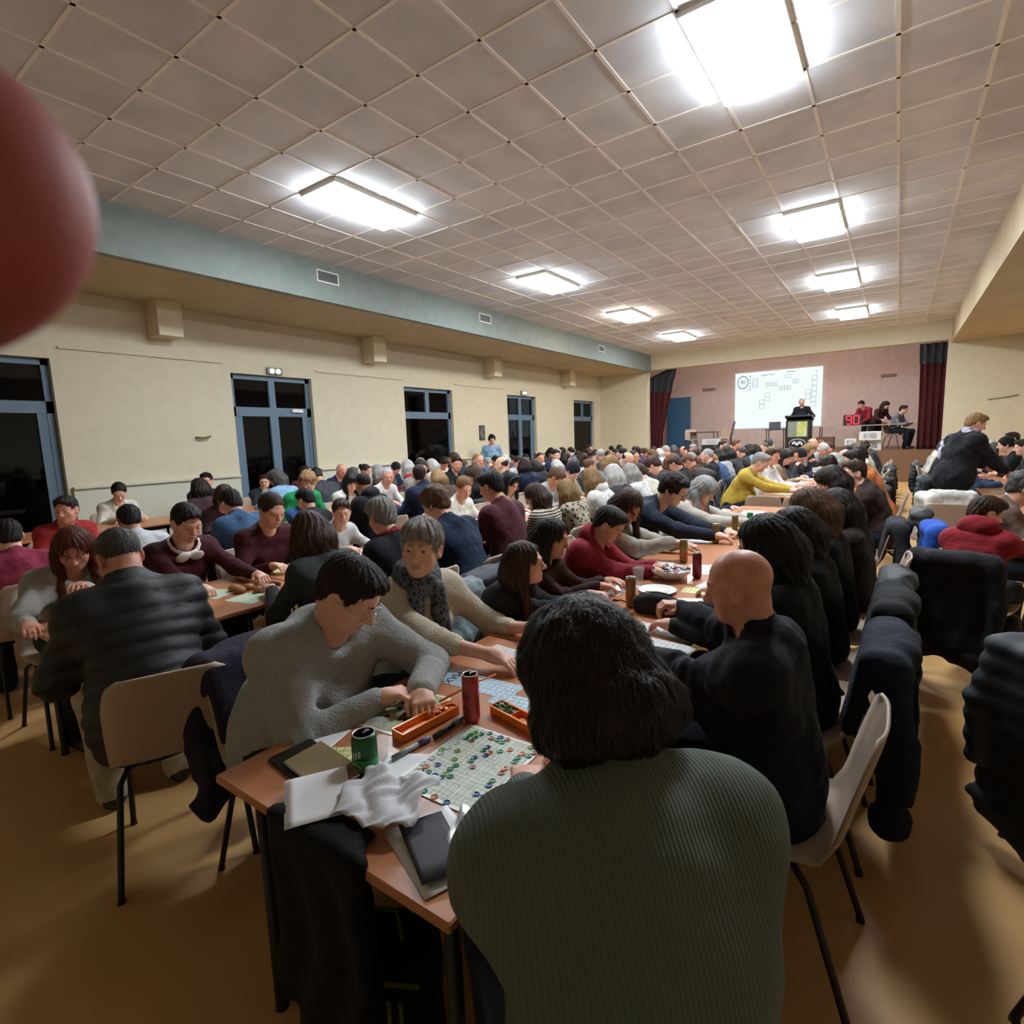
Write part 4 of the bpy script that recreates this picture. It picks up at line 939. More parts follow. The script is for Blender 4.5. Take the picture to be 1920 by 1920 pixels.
P_('L', (-5.4,3.62,1.02), dict(lean=6,hy=-45,hp=2,s=.86), 'plain','#35588c','ponytail','dark brown','girl in a blue top looking towards the camera by the green jersey','girl in the blue top','C', skin=1, hl=.12, cz=False, **MID)
P_('R', (-4.85,4.0,1.16), dict(w=1.05,lean=12,hy=-8,hp=14), 'loose','#1b1c20','buzz','dark brown','man with cropped dark hair in a black hooded top, back turned','man in the black hooded top','C', skin=2, extra=hoodback('#1b1c20'), **MID)
P_('L', (-5.82,4.62,1.12), dict(lean=14,hy=-30,hp=28,bust=.8), 'plain','#d8d4cc','bob','black','dark-haired woman in a white cardigan with a hand to her mouth','woman in the white cardigan','C', skin=1, **MID)
P_('L', (-5.88,5.3,1.14), dict(lean=12,hy=-30,hp=12), 'plain','#cfcfcd','buzz','white','white-haired man in a white shirt facing the camera','white-haired man','C', skin=3, headkw=dict(old=1), **MID)
P_('L', (-5.9,6.0,1.21), dict(lean=8,hy=-30,hp=16), 'loose','#8d8783','bun','dark brown','woman in a grey wrap with a brown scarf, hair pulled back','woman in the grey wrap','C', extra=scarf('#4b2c26',tails=.15), **MID)
# --- row along the doors
P_('L', (-8.0,2.75,1.11), dict(lean=14,hy=-20,hp=35,bust=.8), 'plain','#cdc6b6','ponytail','black','woman in a cream top with a dark ponytail by the wall','woman in the cream top','D', skin=0, hl=.15, **MID)
P_('L', (-8.05,3.85,1.16), dict(lean=8,hy=-35,hp=4), 'plain','#2c2d33','short','black','man with sunglasses pushed up on his hair by the wall','man with sunglasses on his hair','D', skin=3, extra=lambda e,k: shades(e,k), **MID)
P_('R', (-7.1,3.3,1.13), dict(lean=12,hy=0,hp=15), 'plain','#41252a','long','dark brown','person with long dark hair in plum, back turned before the second door','long-haired person in plum','D', hl=.2, **MID)
P_('L', (-8.0,4.7,1.08), dict(lean=10,hy=-40,hp=4), 'plain','#2a2b30','short','dark brown','man with glasses in dark clothes in front of the second door','man with glasses by the second door','D', extra=glasses('#1b1b1c'), **MID)
# ---------------------------------------------------------------- right-hand row and standing people
P_('L', (.49,4.55,1.03), dict(s=.86,lean=8,slouch=20,hy=-50,hp=22,hw=((.95,4.95,.79),(.97,4.75,.79))), 'plain','#8c1f2a','short','brown','boy with glasses in a red hooded top beside the blue jacket on the right','boy with glasses in the red hooded top','E', extra=lambda e,k: (glasses('#8a8378')(e,k), hoodback('#8c1f2a')(e,k)), drz=68, topkw=dict(D=.02), **MID)
P_('L', (.78,5.35,1.12), dict(lean=10,slouch=18,hy=0,hp=28), 'loose','#6b5a4e','curly','salt and pepper','person with greying brown hair behind the boy with glasses','person with greying hair','E', **MID)
P_('R', (1.5,12.3,1.22), dict(lean=6,hy=0,hp=10), 'plain','#17181b','beanie','#1a1714','person in a black cap and black jacket on the far right','person in the black cap','E', **MID)
P_('R', (1.62,11.6,1.2), dict(lean=6,hy=0,hp=10), 'plain','#1a1b1d','short','dark brown','person in black at the right edge beside the black cap','person in black at the right edge','E', **MID)
person('p', None, -1.0, dict(stand=True,s=1.0,w=1.12,lean=10,slouch=16,hp=22,hy=-15,hw=((1.05,9.5,.95),(1.15,9.1,.95))), 'woman standing bent forward in a black top and pale shawl, back turned', 'loose','#141518','short','blond', target=(.80,9.0,1.63), extra=shawl, topkw=dict(hem=.1,D=.02), vox=.011, hv=.0065, handv=.007)
person('p', None, -H2-.7, dict(stand=True,s=1.0,lean=2,slouch=4,hp=20,hy=0,hands=((-.2,.2,1.05),(.2,.22,1.1))), 'person in a light blue shirt standing against the wall beside the picture', 'loose','#86a8c4','curly','black', target=(-8.7,11.5,1.63), vox=.013, hv=.008, handv=.009)
# ---------------------------------------------------------------- the rest of the crowd: each kind built once, then copied
POSES = [dict(lean=14,slouch=18,hp=32,hy=-8), dict(lean=22,slouch=20,hp=40,hy=10,w=1.12,belly=.03,hands=((-.12,.42,.785),(.18,.5,.785))), dict(lean=6,slouch=10,hp=8,hy=38,w=.98),
         dict(lean=16,slouch=16,hp=25,hy=-30,bust=1.,w=.96,hands=((-.1,.4,.785),(.12,.36,.98)),curl=(.4,.8)), dict(lean=10,slouch=24,hp=45,hy=0,w=1.05,s=.97), dict(lean=26,slouch=16,hp=30,hy=20,bust=1.05,hands=((-.2,.56,.785),(.14,.5,.785))),
         dict(lean=4,slouch=12,hp=4,hy=-15,w=1.15,belly=.05,s=1.04), dict(lean=12,slouch=14,hp=20,hy=25,bust=1.,w=.92,s=.93,hands=((-.16,.38,.785),(.05,.40,.785)))]
HS = [('short','bald','grey_short'),('grey_short','curly','short'),('short','long','buzz'),('long','bob','ponytail'),('short','grey_short','beanie'),('bob','curly','long'),('buzz','short','bald'),('bob','long','bun')]
PROT = []
for i,q in enumerate(POSES):
    k = skeleton(q); st = ('plain','knit','loose','plain','loose','knit','plain','plain')[i]
    PROT.append(dict(k=k, body=body_mesh('body',k,.017,.0095,.010,paint=True), top=top_mesh('top',k,mat('plain top proto','#888888',.85,kind='cloth'),st,vox=.016,seed=i,D=.016), tr=trouser_mesh('trousers',k,mat('trouser proto','#222222'),vox=.026), sh=shoes_mesh('shoes',k,.018),
        hair={h: hair_mesh('hair',k,HAIR['brown'],h,vox=.0105,length=.2,seed=i) for h in HS[i]}))
TOPC = [('black','#17181b',9),('navy','#1e2740',7),('dark grey','#3a3b3f',6),('white','#dcdad6',6),('cream','#cfc6b4',3),('light grey','#a3a4a5',5),('burgundy','#521f2a',3),('brown','#4b382d',3),('denim blue','#41597b',3),('red','#a12428',2),('beige','#a08d75',3),('sky blue','#7fa0bd',2),('olive','#4d4f3a',1),('pink','#b9808a',1),('purple','#443352',1)]
TOPL = [t for t in TOPC for _ in range(t[2])]
HC = [('dark','dark brown',7),('brown','brown',6),('black','black',4),('grey','grey',6),('white','white',4),('fair','blond',3),('light brown','light brown',3),('greying','salt and pepper',4)]
HCL = [t for t in HC for _ in range(t[2])]
STY = {'short':'-haired person','bald':'-haired balding person','grey_short':' thick-haired person','curly':' curly-haired person','long':' long-haired person','bob':' bob-haired person','ponytail':' ponytailed person','bun':' bun-haired person','buzz':' crop-haired person','beanie':'-capped person'}
ROWS = {'A':'fourth','B':'third','C':'second','D':'first'}
crowd = []
def fill(row, side, ya, yb):
    y = ya+rnd.uniform(0,.2)
    while y < yb:
        if not any(r == row and s_ == side and abs(y-t) < .48 for r,s_,t in SIT): crowd.append((row,side,y))
        y += rnd.uniform(.58,.70)
for a in (('A','L',8.9,15.9),('A','R',8.6,15.9),('B','L',5.9,16.4),('B','R',6.0,16.4),('C','L',6.6,16.2),('C','R',4.7,16.2),('D','L',5.4,16.4),('D','R',4.3,16.4),('E','L',9.6,15.6),('E','R',6.4,15.6)): fill(*a)
mt_tr = [mat('trouser cloth '+c, c, .8, kind='cloth') for c in ('#20222a','#2c3646','#1b1a1c')]
for row in 'ABCDE':
    for side in 'LR':
        S_ = sorted([c for c in crowd if c[0] == row and c[1] == side], key=lambda c: -c[2])
        for n,(r,s_,y) in enumerate(S_):
            i = rnd.randrange(8); pr = PROT[i]; hst = rnd.choice(HS[i]); tn,tc,_ = rnd.choice(TOPL); hn,hc,_ = rnd.choice(HCL)
            if row == 'E' and tn == 'white': tn,tc = 'black','#17181b'
            if hst == 'beanie': hn,hm = 'dark',mat('hat dark','#23242a',.9,kind='knit')
            else: hm = HAIR[hc]
            short = '%s%s in %s' % (hn, STY[hst], tn)
            where = '%s from stage, %s side, %s' % (ORD[n], 'left' if side == 'L' else 'right', ('%s row from wall' % ROWS[row]) if row in ROWS else 'row right of aisle')
            x = XC[row]+(-1 if side == 'L' else 1)*rnd.uniform(.60,.70); rz = (-H2 if side == 'L' else H2)+rnd.uniform(-.16,.16)
            e = empty('person', (x,y,0), rz, label=short+', '+where, cat='person', group='players in the rows towards the stage')
            sc = rnd.uniform(.95,1.03); e.scale = (sc*rnd.choice((-1,1)), sc, sc)
            sk = SKIN[rnd.choice((0,0,1,2,3,3))]
            obj('body', pr['body'], e, mats=[sk,LIP,m_eye,m_iris])
            obj('sweater', pr['top'], e, mats=[mat('plain top '+tc, tc, .85, kind='cloth')]); obj('trousers', pr['tr'], e, mats=[rnd.choice(mt_tr)]); obj('shoes', pr['sh'], e)
            obj('hair' if hst != 'beanie' else 'knitted_cap', pr['hair'][hst], e, mats=[hm])
            chair(x, y, rz, 'beige chair '+where, group='chairs of the crowd')
            if rnd.random() < .25 : coat(x, y, rz, *rnd.choice((('plain','#1b1c20'),('plain','#2a3042'),('puffer','#202228'),('plain','#57493c'),('puffer','#3b3f45'))), 'coat on the chair '+where, seed=rnd.randrange(2))
            SIT.append((row,side,y))
# ---------------------------------------------------------------- coats and spare chairs in front
def chairs_of(tag_): return [o for o in C.objects if o.name.startswith('stacking_chair') and tag_ in o.get('label','')]
def coat_on(tag_, style, colr, label, **k):
    for o in chairs_of(tag_)[:1]: coat(o.location[0], o.location[1], o.rotation_euler[2], style, colr, label, **k)
coat_on('fuzzy grey sweater','plain','#2f2638','dark purple coat hung over the chair of the woman in grey', long=.1)
coat_on('girl in black','fur','#8f9c9e','pale blue-grey fluffy jacket over the chair of the long-haired girl', seed=1)
coat_on('girl in the dark brown','puffer','#1f2430','dark quilted coat over the chair behind the scarf woman', seed=1, wide=1.05)
coat_on('long black-haired','plain','#1a2130','dark navy coat with a bag hung behind the long black hair', seed=2, long=.08, wide=1.1)
coat_on('hunched dark','plain','#141416','black coat hanging low over the aisle-side chair of the hunched person', seed=0, long=.12)
coat_on('straight light brown','puffer','#1b1c20','black quilted coat over the chair of the light brown hair, aisle side', seed=3, long=.1)
coat_on('dark bobbed','plain','#26262b','dark coat over the chair of the dark bobbed hair', seed=1)
coat_on('dark brown jacket','puffer','#33302e','dark brown quilted coat over the chair just before the table gap', seed=0)
coat_on('red hooded sweatshirt','plain','#2a2422','dark brown coat over the chair of the boy in red at the left side', seed=2)
coat_on('pink scarf','plain','#1e3766','blue coat over the chair of the woman with the pink scarf', seed=1)
coat_on('mustard','plain','#232a36','dark coat over the chair of the man in mustard', seed=0)
coat_on('glasses in the red hooded','plain','#1d1b22','black coat hanging over the chair of the boy with glasses', seed=2, long=.1)
coat_on('greying hair','plain','#2a57b5','bright blue jacket over the chair beyond the boy with glasses', seed=1, wide=1.1, long=.05)
coat(.62,8.35,-.25,'fur','#d9d7d3','white fluffy coat over the chair near the standing woman', seed=1); coat(.60,7.74,-H2+.25,'plain','#d9d5cc','plain white coat hanging over a chair right of the aisle', seed=2)
coat_on('dark clothes','plain','#2a2b2f','x') if False else None
for x,y,rz,l in ((-1.28,7.28,0,'empty beige chair facing the stage before the gap in the tables, left one'),(-.86,7.25,0,'empty beige chair facing the stage before the gap in the tables, right one'),(.62,8.35,-.25,'empty beige chair under the white fluffy coat near the standing woman'),(.47,7.05,-.1,'empty beige chair with its bare back to the camera right of the aisle'),(.60,7.74,-H2+.25,'empty beige chair under the white coat right of the aisle'),(-4.67,2.95,H2,'empty beige chair draped with a dark grey coat beside the denim jacket')):
    chair(x,y,rz,l)
coat(-4.67,2.95,H2,'plain','#303236','dark grey coat over the empty chair beside the denim jacket')
chair(.74,2.66,-H2+.75,'beige chair hidden by the black quilted coat at the right edge'); coat(.74,2.66,-H2+.75,'puffer','#2a2e33','long black quilted coat hung over the nearest chair of the right-hand row', seed=5, long=.2, wide=1.12)
person('p', (.80,2.70,0), -H2+.75, dict(lean=14,slouch=10,hp=20,hw=((1.0,3.15,.785),(1.3,2.9,.785))), 'person in a white knitted sweater at the right edge above the quilted coat','knit','#d5d7d8','short','brown', vox=.012, hv=.008, handv=.008)
chair(.62,1.62,-H2+.2,'beige chair whose dark legs show at the bottom right corner')
# ---------------------------------------------------------------- things on the tables
Z = TZ
def text(body, size, parent, loc, rot, m, name='lettering', ext=.0004):
    cu = bpy.data.curves.new(name, 'FONT'); cu.body = body; cu.size = size; cu.extrude = ext; cu.align_x = 'CENTER'; cu.align_y = 'CENTER'; cu.materials.append(m)
    t_ = bpy.data.objects.new(name, cu); C.objects.link(t_); me = bpy.data.meshes.new_from_object(t_.evaluated_get(bpy.context.evaluated_depsgraph_get())); bpy.data.objects.remove(t_)
    if not me.materials: me.materials.append(m)
    o = bpy.data.objects.new(name, me); C.objects.link(o); o.parent = parent; o.location = loc; o.rotation_euler = rot; return o
def can(x, y, h, r, body, label, rz=0, band=None, mark=None, z=Z, h2=None):
    e = empty('drink_can', (x,y,z), rz, label=label, cat='can', group='drink cans')
    m1 = mat('can paint '+body, body, .3, .35); m2 = mat('can aluminium', '#d5d7d9', .4, .35)
    MB().lathe([(r*.78,0),(r*.82,.002),(r,.012),(r,h-.014),(r*.86,h-.003)], n=28).build('can_body', m1, e)
    MB().lathe([(r*.86,h-.003),(r*.88,h),(r*.82,h),(r*.80,h-.004),(0.0001,h-.004)], n=28).build('lid', m2, e); e2 = e.children[-1] if False else [o for o in C.objects if o.parent == e and o.name.startswith('lid')][0]
    MB().tube([(0,-.003,h-.002),(.0,.012,h-.001),(.006,.016,h-.001),(-.006,.016,h-.001),(0,-.003,h-.002)], .0014, 5).build('pull_tab', m2, e2)
    if band:
        mb = mat('can band '+band, band, .35, .2)
        MB().lathe([(r+.0004,h*.18),(r+.0006,h*.3),(r+.0006,h*.42),(r+.0004,h*.45)], n=28).build('printed_band', mb, e)
    if mark:
        mm = mat('can print '+mark, mark, .4); t = MB()
        for k in range(5):
            a0 = -2.3+k*.28; t.grid(lambda u,v: ((r+.0007)*math.cos(a0+.17*u), (r+.0007)*math.sin(a0+.17*u), h*(.5+.16*v+.03*math.sin(k*2))), 3, 3)
        t.grid(lambda u,v: ((r+.0007)*math.cos(-2.2+1.2*u), (r+.0007)*math.sin(-2.2+1.2*u), h*(.24+.04*v+.10*math.sin(u*3))), 10, 2)
        t.build('printed_mark', mm, e)
    return e
can(-1.105,.855,.115,.033,'#1d5a34','green soda can with pale print on the near table beside the folded tan card', band='#2f8a4a', mark='#b9c9a5')
can(-1.035,1.21,.155,.0265,'#a63a34','tall red can in the middle of the near table', mark='#5f1512')
can(-1.06,2.51,.155,.0265,'#8a6a40','tall brown and gold can left of the black pouch', band='#a4521f')
can(-.94,3.22,.155,.0265,'#7d2230','tall dark red can beside the bald man\'s head')
can(-1.135,3.58,.155,.0265,'#8f7a48','tall gold can in front of the boy in red', band='#a4521f')
can(-1.12,4.32,.155,.0265,'#86703f','tall gold can, nearer of the two by the long black hair')
can(-1.10,4.85,.155,.0265,'#7d6a3c','tall gold can, farther of the two by the long black hair')
can(-3.36,.86,.115,.033,'#345a52','dark green can under the arm of the red-haired woman')
# large printed bingo boards
def board(name, x, y, w, l, rz, colr, label, frame='#f2f1ec', z=Z+.0005):
    e = empty(name, (x,y,z), rz, label=label, cat='bingo board')
    MB().box((-w/2,-l/2,0),(w/2,l/2,.0025), bev=.0008).build('board', mat('board edge '+frame, frame, .4), e)
    nx,ny = 3,6; cw,cl = (w-.02)/nx, (l-.02)/ny
    for i in range(nx):
        for j in range(ny):
            c = MB().box((-w/2+.01+i*cw+.0015,-l/2+.01+j*cl+.0015,.0025),(-w/2+.01+(i+1)*cw-.0015,-l/2+.01+(j+1)*cl-.0015,.0029)); c.build('number_ticket', m_sh[colr], e)
    return e
m_sh['big'] = sheetmat('large board print','#d5dccb','#a3ac9f', marks=.4, cell=.0148)
m_sh['lime'] = sheetmat('lime board print','#c4cf9b','#8a9a6b', marks=.5, cell=.0148)
board('bingo_board', -.89,1.03,.26,.33,.03,'big','large pale green bingo board scattered with coloured chips in front of the ribbed sweater')
board('bingo_board', -1.265,1.145,.19,.27,.10,'lime','yellow-green bingo board with brown chips under the hands of the woman in grey')
chipm = {}
def chips(pts, z):
    for x,y,cn in pts:
        c = {'green':'#1f8a5c','blue':'#20558f','orange':'#d9773a','red brown':'#9c5a44','pale':'#dfe2dd','brown':'#5f3a26','lime':'#7fb04f'}[cn]
        if cn not in chipm:
            m = mat('chip plastic '+cn, c, .25, trans=.35); r = .0095
            chipm[cn] = MB().lathe([(.0001,0),(r,0),(r,.0013),(r*.86,.0016),(r*.8,.0011),(.0001,.0011)], n=14).mesh('bingo_chip', m)
        big = z == 1
        lb = ('small %s plastic chip lying on the large pale green bingo board' if big else 'small %s plastic chip on the yellow-green bingo board') % cn
        obj('bingo_chip', chipm[cn], None, loc=(x,y,Z+.0036), label=lb, cat='bingo chip', group=('%s chips on the pale green board' if big else '%s chips on the yellow-green board') % cn)
r2 = random.Random(11); pts = []; names = ['green']*14+['blue']*9+['orange']*6+['red brown']*7+['lime']*6
cells = [(i,j) for i in range(12) for j in range(16)]; r2.shuffle(cells)
for (i,j),cn in zip(cells, names+['green']*6+['blue']*3): pts.append((-.89-.112+i*.0205+r2.uniform(-.003,.003), 1.03-.152+j*.02+r2.uniform(-.003,.003), cn))
for t in range(8): pts.append((-1.0+r2.uniform(-.008,.012), .9+t*.031, 'pale'))
chips(pts, 1)
chips([(-1.265+r2.uniform(-.085,.085), 1.145+r2.uniform(-.1,.12), 'brown' if t < 20 else 'blue') for t in range(26)], 2)
# orange counter trays
m_or = mat('orange plastic', '#ec7f22', .3); m_or2 = mat('pale orange plastic', '#e98a35', .35)
def tray(x, y, rz, label, w=.05, l=.22, h=.03, green=False):
    e = empty('counter_tray', (x,y,Z), rz, label=label, cat='tray', group='orange counter trays')
    t = MB(); a = .003; t.box((-w/2,-l/2,0),(w/2,l/2,a))
    t.box((-w/2,-l/2,0),(-w/2+a,l/2,h)).box((w/2-a,-l/2,0),(w/2,l/2,h)).box((-w/2,-l/2,0),(w/2,-l/2+a,h)).box((-w/2,l/2-a,0),(w/2,l/2,h)).box((-w/2,.02,0),(w/2,.02+a,h*.9)).box((-w/2,-l/2,h-.002),(-w/2-.004,l/2,h)).box((w/2,-l/2,h-.002),(w/2+.004,l/2,h))
    t.build('tray', m_or, e); MB().grid(lambda u,v: (-w/2+.005+(w-.01)*u, -l/2+.006+(.1)*v, .006+.012*math.sin(u*PI)), 8, 3, thick=.003).build('ramp', m_or2, e)
    g = MB()
    for k in range(34):
        g.obox((r2.uniform(-w/2+.01,w/2-.01), .03+r2.uniform(0,l/2-.04), h*.55+r2.uniform(0,.018)), (.014,.014,.0015), r2.uniform(0,3), rx=r2.uniform(-.8,.8))
    g.build('loose_chips', mat('loose green chips','#56703a',.35) if green else mat('loose orange chips','#e5793a',.35), e, kind='stuff')
tray(-1.135,1.115,-.12,'orange plastic counter tray with a handle beside the tall red can')
tray(-.90,1.275,1.35,'orange plastic counter tray holding green chips behind the large board', green=True)
o = MB().tube([(-1.16,1.20,Z+.035),(-1.09,1.30,Z+.075),(-1.05,1.36,Z+.09)], [.004,.003,.002], 8).build('orange_stick', m_or, label='thin orange plastic stick leaning out of the tray behind the red can', cat='stick')
# pens
def pen(a, b_, c1, c2, label):
    a = Vector(a); b_ = Vector(b_); e = empty('marker_pen', a, math.atan2(b_.y-a.y,b_.x-a.x), label=label, cat='pen'); L_ = (b_-a).length
    MB().tube([(0,0,.008),(L_*.66,0,.008)], .008, 12).build('barrel', mat('pen barrel '+c1, c1, .35), e)
    MB().tube([(L_*.66,0,.008),(L_*.97,0,.008),(L_,0,.008)], [.0088,.0088,.006], 12).build('cap', mat('pen cap '+c2, c2, .35), e)
pen((-1.085,.93,Z),(-1.07,1.06,Z),'#8e9490','#5a4f8c','thick grey marker pen with a purple end lying by the orange tray')
pen((-1.062,1.07,Z),(-1.065,1.20,Z),'#2c2d33','#8f8c9c','dark marker pen lying between the tray and the board')
# empty drinking glass
m_gl = mat('clear drinking glass','#e6ecea',.12); m_gl.node_tree.nodes['Principled BSDF'].inputs['Alpha'].default_value = .22
def glass(x, y, label, h=.10, r=.033, z=Z):
    MB().lathe([(.0001,.001),(r*.75,.001),(r,h)], n=24).build('drinking_glass', m_gl, loc=(x,y,z), label=label, cat='glass')
glass(-1.135,.925,'clear plastic cup just behind the green can')
glass(-3.38,.98,'clear glass near the hand of the red-haired woman'); glass(-1.19,2.93,'clear plastic cup standing by the white plate')
# folded brown card on a black wallet
e = empty('folded_card', (-1.20,.79,Z+.012), -.12, label='tan folded card lying on a black wallet beside the green can', cat='card')
MB().obox((0,0,.012),(.21,.11,.003),.0,rx=.09).build('cover', mat('tan card','#96805a',.7,kind='noise'), e); MB().obox((0,.0,.004),(.205,.108,.006)).build('pages', m_paper, e)
MB().box((-.12,-.07,0),(.06,.06,.011), bev=.003).build('wallet', mat('black leather','#17130f',.45), loc=(-1.255,.80,Z), rz=-.1, label='black leather wallet under the tan card', cat='wallet')
# booklets, tissue, loose paper, phone
def leaf(x, y, w, l, rz, label, cat='paper', z=Z, fold=0, n=1, name='sheet_of_paper', m=m_paper):
    t = MB()
    for k in range(n): t.grid(lambda u,v: ((u-.5)*w+.003*k,(v-.5)*l-.002*k, .001+.0016*k+fold*max(0,u-.55)**2*4+.002*math.sin(v*5+k)*fold*6), 10, 8, thick=-.0006)
    return t.build(name, m, loc=(x,y,z), rz=rz, label=label, cat=cat)
leaf(-1.10,.70,.14,.19,1.0,'blank white booklet at the near edge of the table','booklet', n=4, name='booklet', z=Z+.027)
t = MB(); t.grid(lambda u,v: ((u-.5)*.20+.01*math.sin(v*9), (v-.5)*.17+.012*math.sin(u*8), .005+.022*abs(math.sin(u*6+v*3.5))*(.3+.7*v)+.012*abs(math.sin(u*13-v*8))), 26, 22, thick=-.001)
t.build('paper_napkin', mat('white napkin','#dcdcdf',.9,kind='cloth',amp=.4,col2='#cfd0d4'), loc=(-.945,.775,Z+.022), rz=.35, label='crumpled white paper napkin between the booklet and the phone', cat='napkin')
leaf(-.765,.755,.15,.22,1.2,'white printed papers lying under the black phone', n=3, z=Z)
leaf(-1.345,.90,.10,.13,.3,'white paper corner by the elbow of the woman in grey')
leaf(-1.03,.915,.14,.15,.5,'bright white paper left of the large bingo board')
MB().grid(lambda u,v: ((u-.5)*.14,(v-.5)*.14,.003+.02*abs(math.sin(u*6+v*5))), 14, 14, thick=-.001).build('plastic_film', mat('thin clear film','#cfd2d6',.4,trans=.5), loc=(-.70,.84,Z), rz=.4, label='crumpled clear plastic film beside the black phone', cat='film')
e = empty('mobile_phone', (-.76,.745,Z+.01), 1.06, label='black mobile phone in a closed cover at the corner of the near table', cat='phone')
MB().box((-.045,-.085,0),(.045,.085,.006), bev=.002).build('phone', mat('black phone glass','#0f1013',.15), e); MB().grid(lambda u,v: (-.052+.1*u,-.092+.184*v,.009+.001*math.sin(u*3)), 8, 4, thick=.002).build('cover', mat('black cover','#1c1a20',.6), e)
# other sheets on the first tables
e = empty('bingo_card', (-1.185,1.425,Z), .05, label='pale blue bingo card printed MAX behind the red can', cat='bingo card')
MB().box((-.165,-.055,0),(.165,.055,.0014)).build('card', m_sh['blue'], e); text('MAX',.045,e,(-.105,-.005,.0018),(0,0,-H2),mat('black print','#20242a',.6))
sheet(-.98,1.38,Z,.19,.08,.1,'blue','small pale blue bingo card behind the tray of green chips')
sheet(-1.23,.87,Z,.10,.09,.6,'yellow','small yellow bingo card partly hidden by the green can')
sheet(-1.24,1.69,Z,.22,.12,-.06,'white','white bingo card with black dots under the hands of the scarf woman'); sheet(-1.09,1.63,Z,.12,.12,.4,'yellow','yellow bingo card beside the hand of the scarf woman')
def magazine(x, y, w, l, rz, label):
    e = empty('printed_sheet', (x,y,Z), rz, label=label, cat='printed sheet', group='sheets with a blue picture')
    MB().box((-w/2,-l/2,0),(w/2,l/2,.0014)).build('sheet', m_paper, e); MB().box((-w*.42,l*.05,.0014),(-w*.02,l*.4,.0018)).build('blue_picture', mat('blue print','#5d9cc9',.5), e)
    MB().box((w*.04,l*.05,.0014),(w*.4,l*.4,.0018)).build('grey_table', m_sh['white'], e)
    t = MB()
    for k in range(12): cx,cy = r2.uniform(-w*.4,w*.35), r2.uniform(-l*.42,-l*.04); t.lathe([(.0001,.0016),(.006,.0016),(.006,.003),(.0001,.003)], (cx,cy,0), 8)
    t.build('dark_chips', mat('dark chips','#2c2f33',.4), e, kind='stuff')
magazine(-1.31,2.24,.22,.24,-.15,'white sheet with a blue picture in front of the long-haired girl')
magazine(-1.29,2.78,.22,.26,-.15,'white sheet with a blue picture in front of the girl in dark brown')
magazine(-1.30,3.42,.22,.24,-.1,'white sheet with a blue picture in front of the boy in red')
sheet(-.80,2.25,Z,.30,.12,-.12,'white','long white strip of bingo cards in front of the bald man'); sheet(-1.0,2.28,Z,.10,.15,-.12,'yellow','yellow bingo card at the end of the long white strip')
leaf(-.73,2.08,.21,.12,-.1,'printed white leaflet beside the arm of the bald man', n=3, m=m_sh['white'])
sheet(-.87,2.94,Z,.13,.12,.1,'yellow','yellow bingo card right of the white plate'); leaf(-.78,2.72,.20,.16,.5,'pile of rumpled white papers right of the pouch', n=4, fold=.03)
sheet(-.93,3.45,Z,.22,.26,.3,'white','white bingo sheet behind the dark red can'); sheet(-.80,3.10,Z,.16,.2,-.2,'white','white bingo sheet near the head of the bald man')
sheet(-.74,2.50,Z,.13,.10,.2,'blue','small blue and white card beside the pouch')
# pouch, bowl, plate
F = Field(*[axis(a,b_,.006,[]) for a,b_ in ((-.16,.16),(-.09,.09),(-.02,.16))])
F.ell((0,0,.05),(.115,.048,.055),None,.02); F.boxy((0,0,.035),(.11,.04,.035),None,.02,.02); F.plane((0,0,.002),(0,0,-1)); F.displace(lambda x,y,z:.003*wig(x,y,z,70,1))
e = empty('pouch', (-.91,2.47,Z), .12, label='black fabric zip pouch standing on the second table', cat='pouch')
obj('bag', np_mesh('bag', *F.surface(), [mat('black pouch fabric','#28282a',.8,kind='cloth')]), e)
MB().tube([(-.095,0,.078),(-.05,0,.103),(0,0,.108),(.05,0,.103),(.095,0,.078)], .003, 6).build('zip', mat('zip metal','#55504a',.35,.8), e)
e = empty('salad_bowl', (-1.07,3.13,Z), label='white bowl heaped with dark and pink sweets in front of the boy in red', cat='bowl')
MB().lathe([(.05,0),(.06,.004),(.11,.045),(.118,.062),(.113,.062),(.104,.046),(.055,.009),(.0001,.008)], n=32).build('bowl', mat('pinkish white plastic','#d9cfcd',.35), e)
t = MB(); 
for k in range(40): t.obox((r2.gauss(0,.045),r2.gauss(0,.045),.045+r2.uniform(0,.022)),(.02,.014,.012),r2.uniform(0,3),rx=r2.uniform(-.7,.7),mi=k%3)
t.build('wrapped_sweets', [mat('dark wrapper','#3d4648',.4), mat('pink wrapper','#b98a90',.4), mat('white wrapper','#d7d9d8',.4)], e, kind='stuff')
e = empty('paper_plate', (-1.04,2.83,Z), label='white round paper plate behind the brown and gold can', cat='plate')
MB().lathe([(.065,0),(.07,.003),(.1,.012),(.105,.014),(.1,.0155),(.068,.006),(.0001,.005)], n=36).build('plate', m_paper, e)
MB().lathe([(.0001,.0063),(.066,.0063),(.066,.0067),(.0001,.0067)], n=30).build('plate_centre', mat('cream paper','#efe9d8',.7), e)
MB().tube([(0,0,.004),(.03,.004,.01),(.055,.0,.004)], .004, 6).obox((-.005,0,.006),(.02,.012,.006)).build('binder_clip', mat('black clip','#1a1a1c',.35,.4), loc=(-1.165,2.56,Z), label='small black clip on the bare table top left of the gold can', cat='clip')
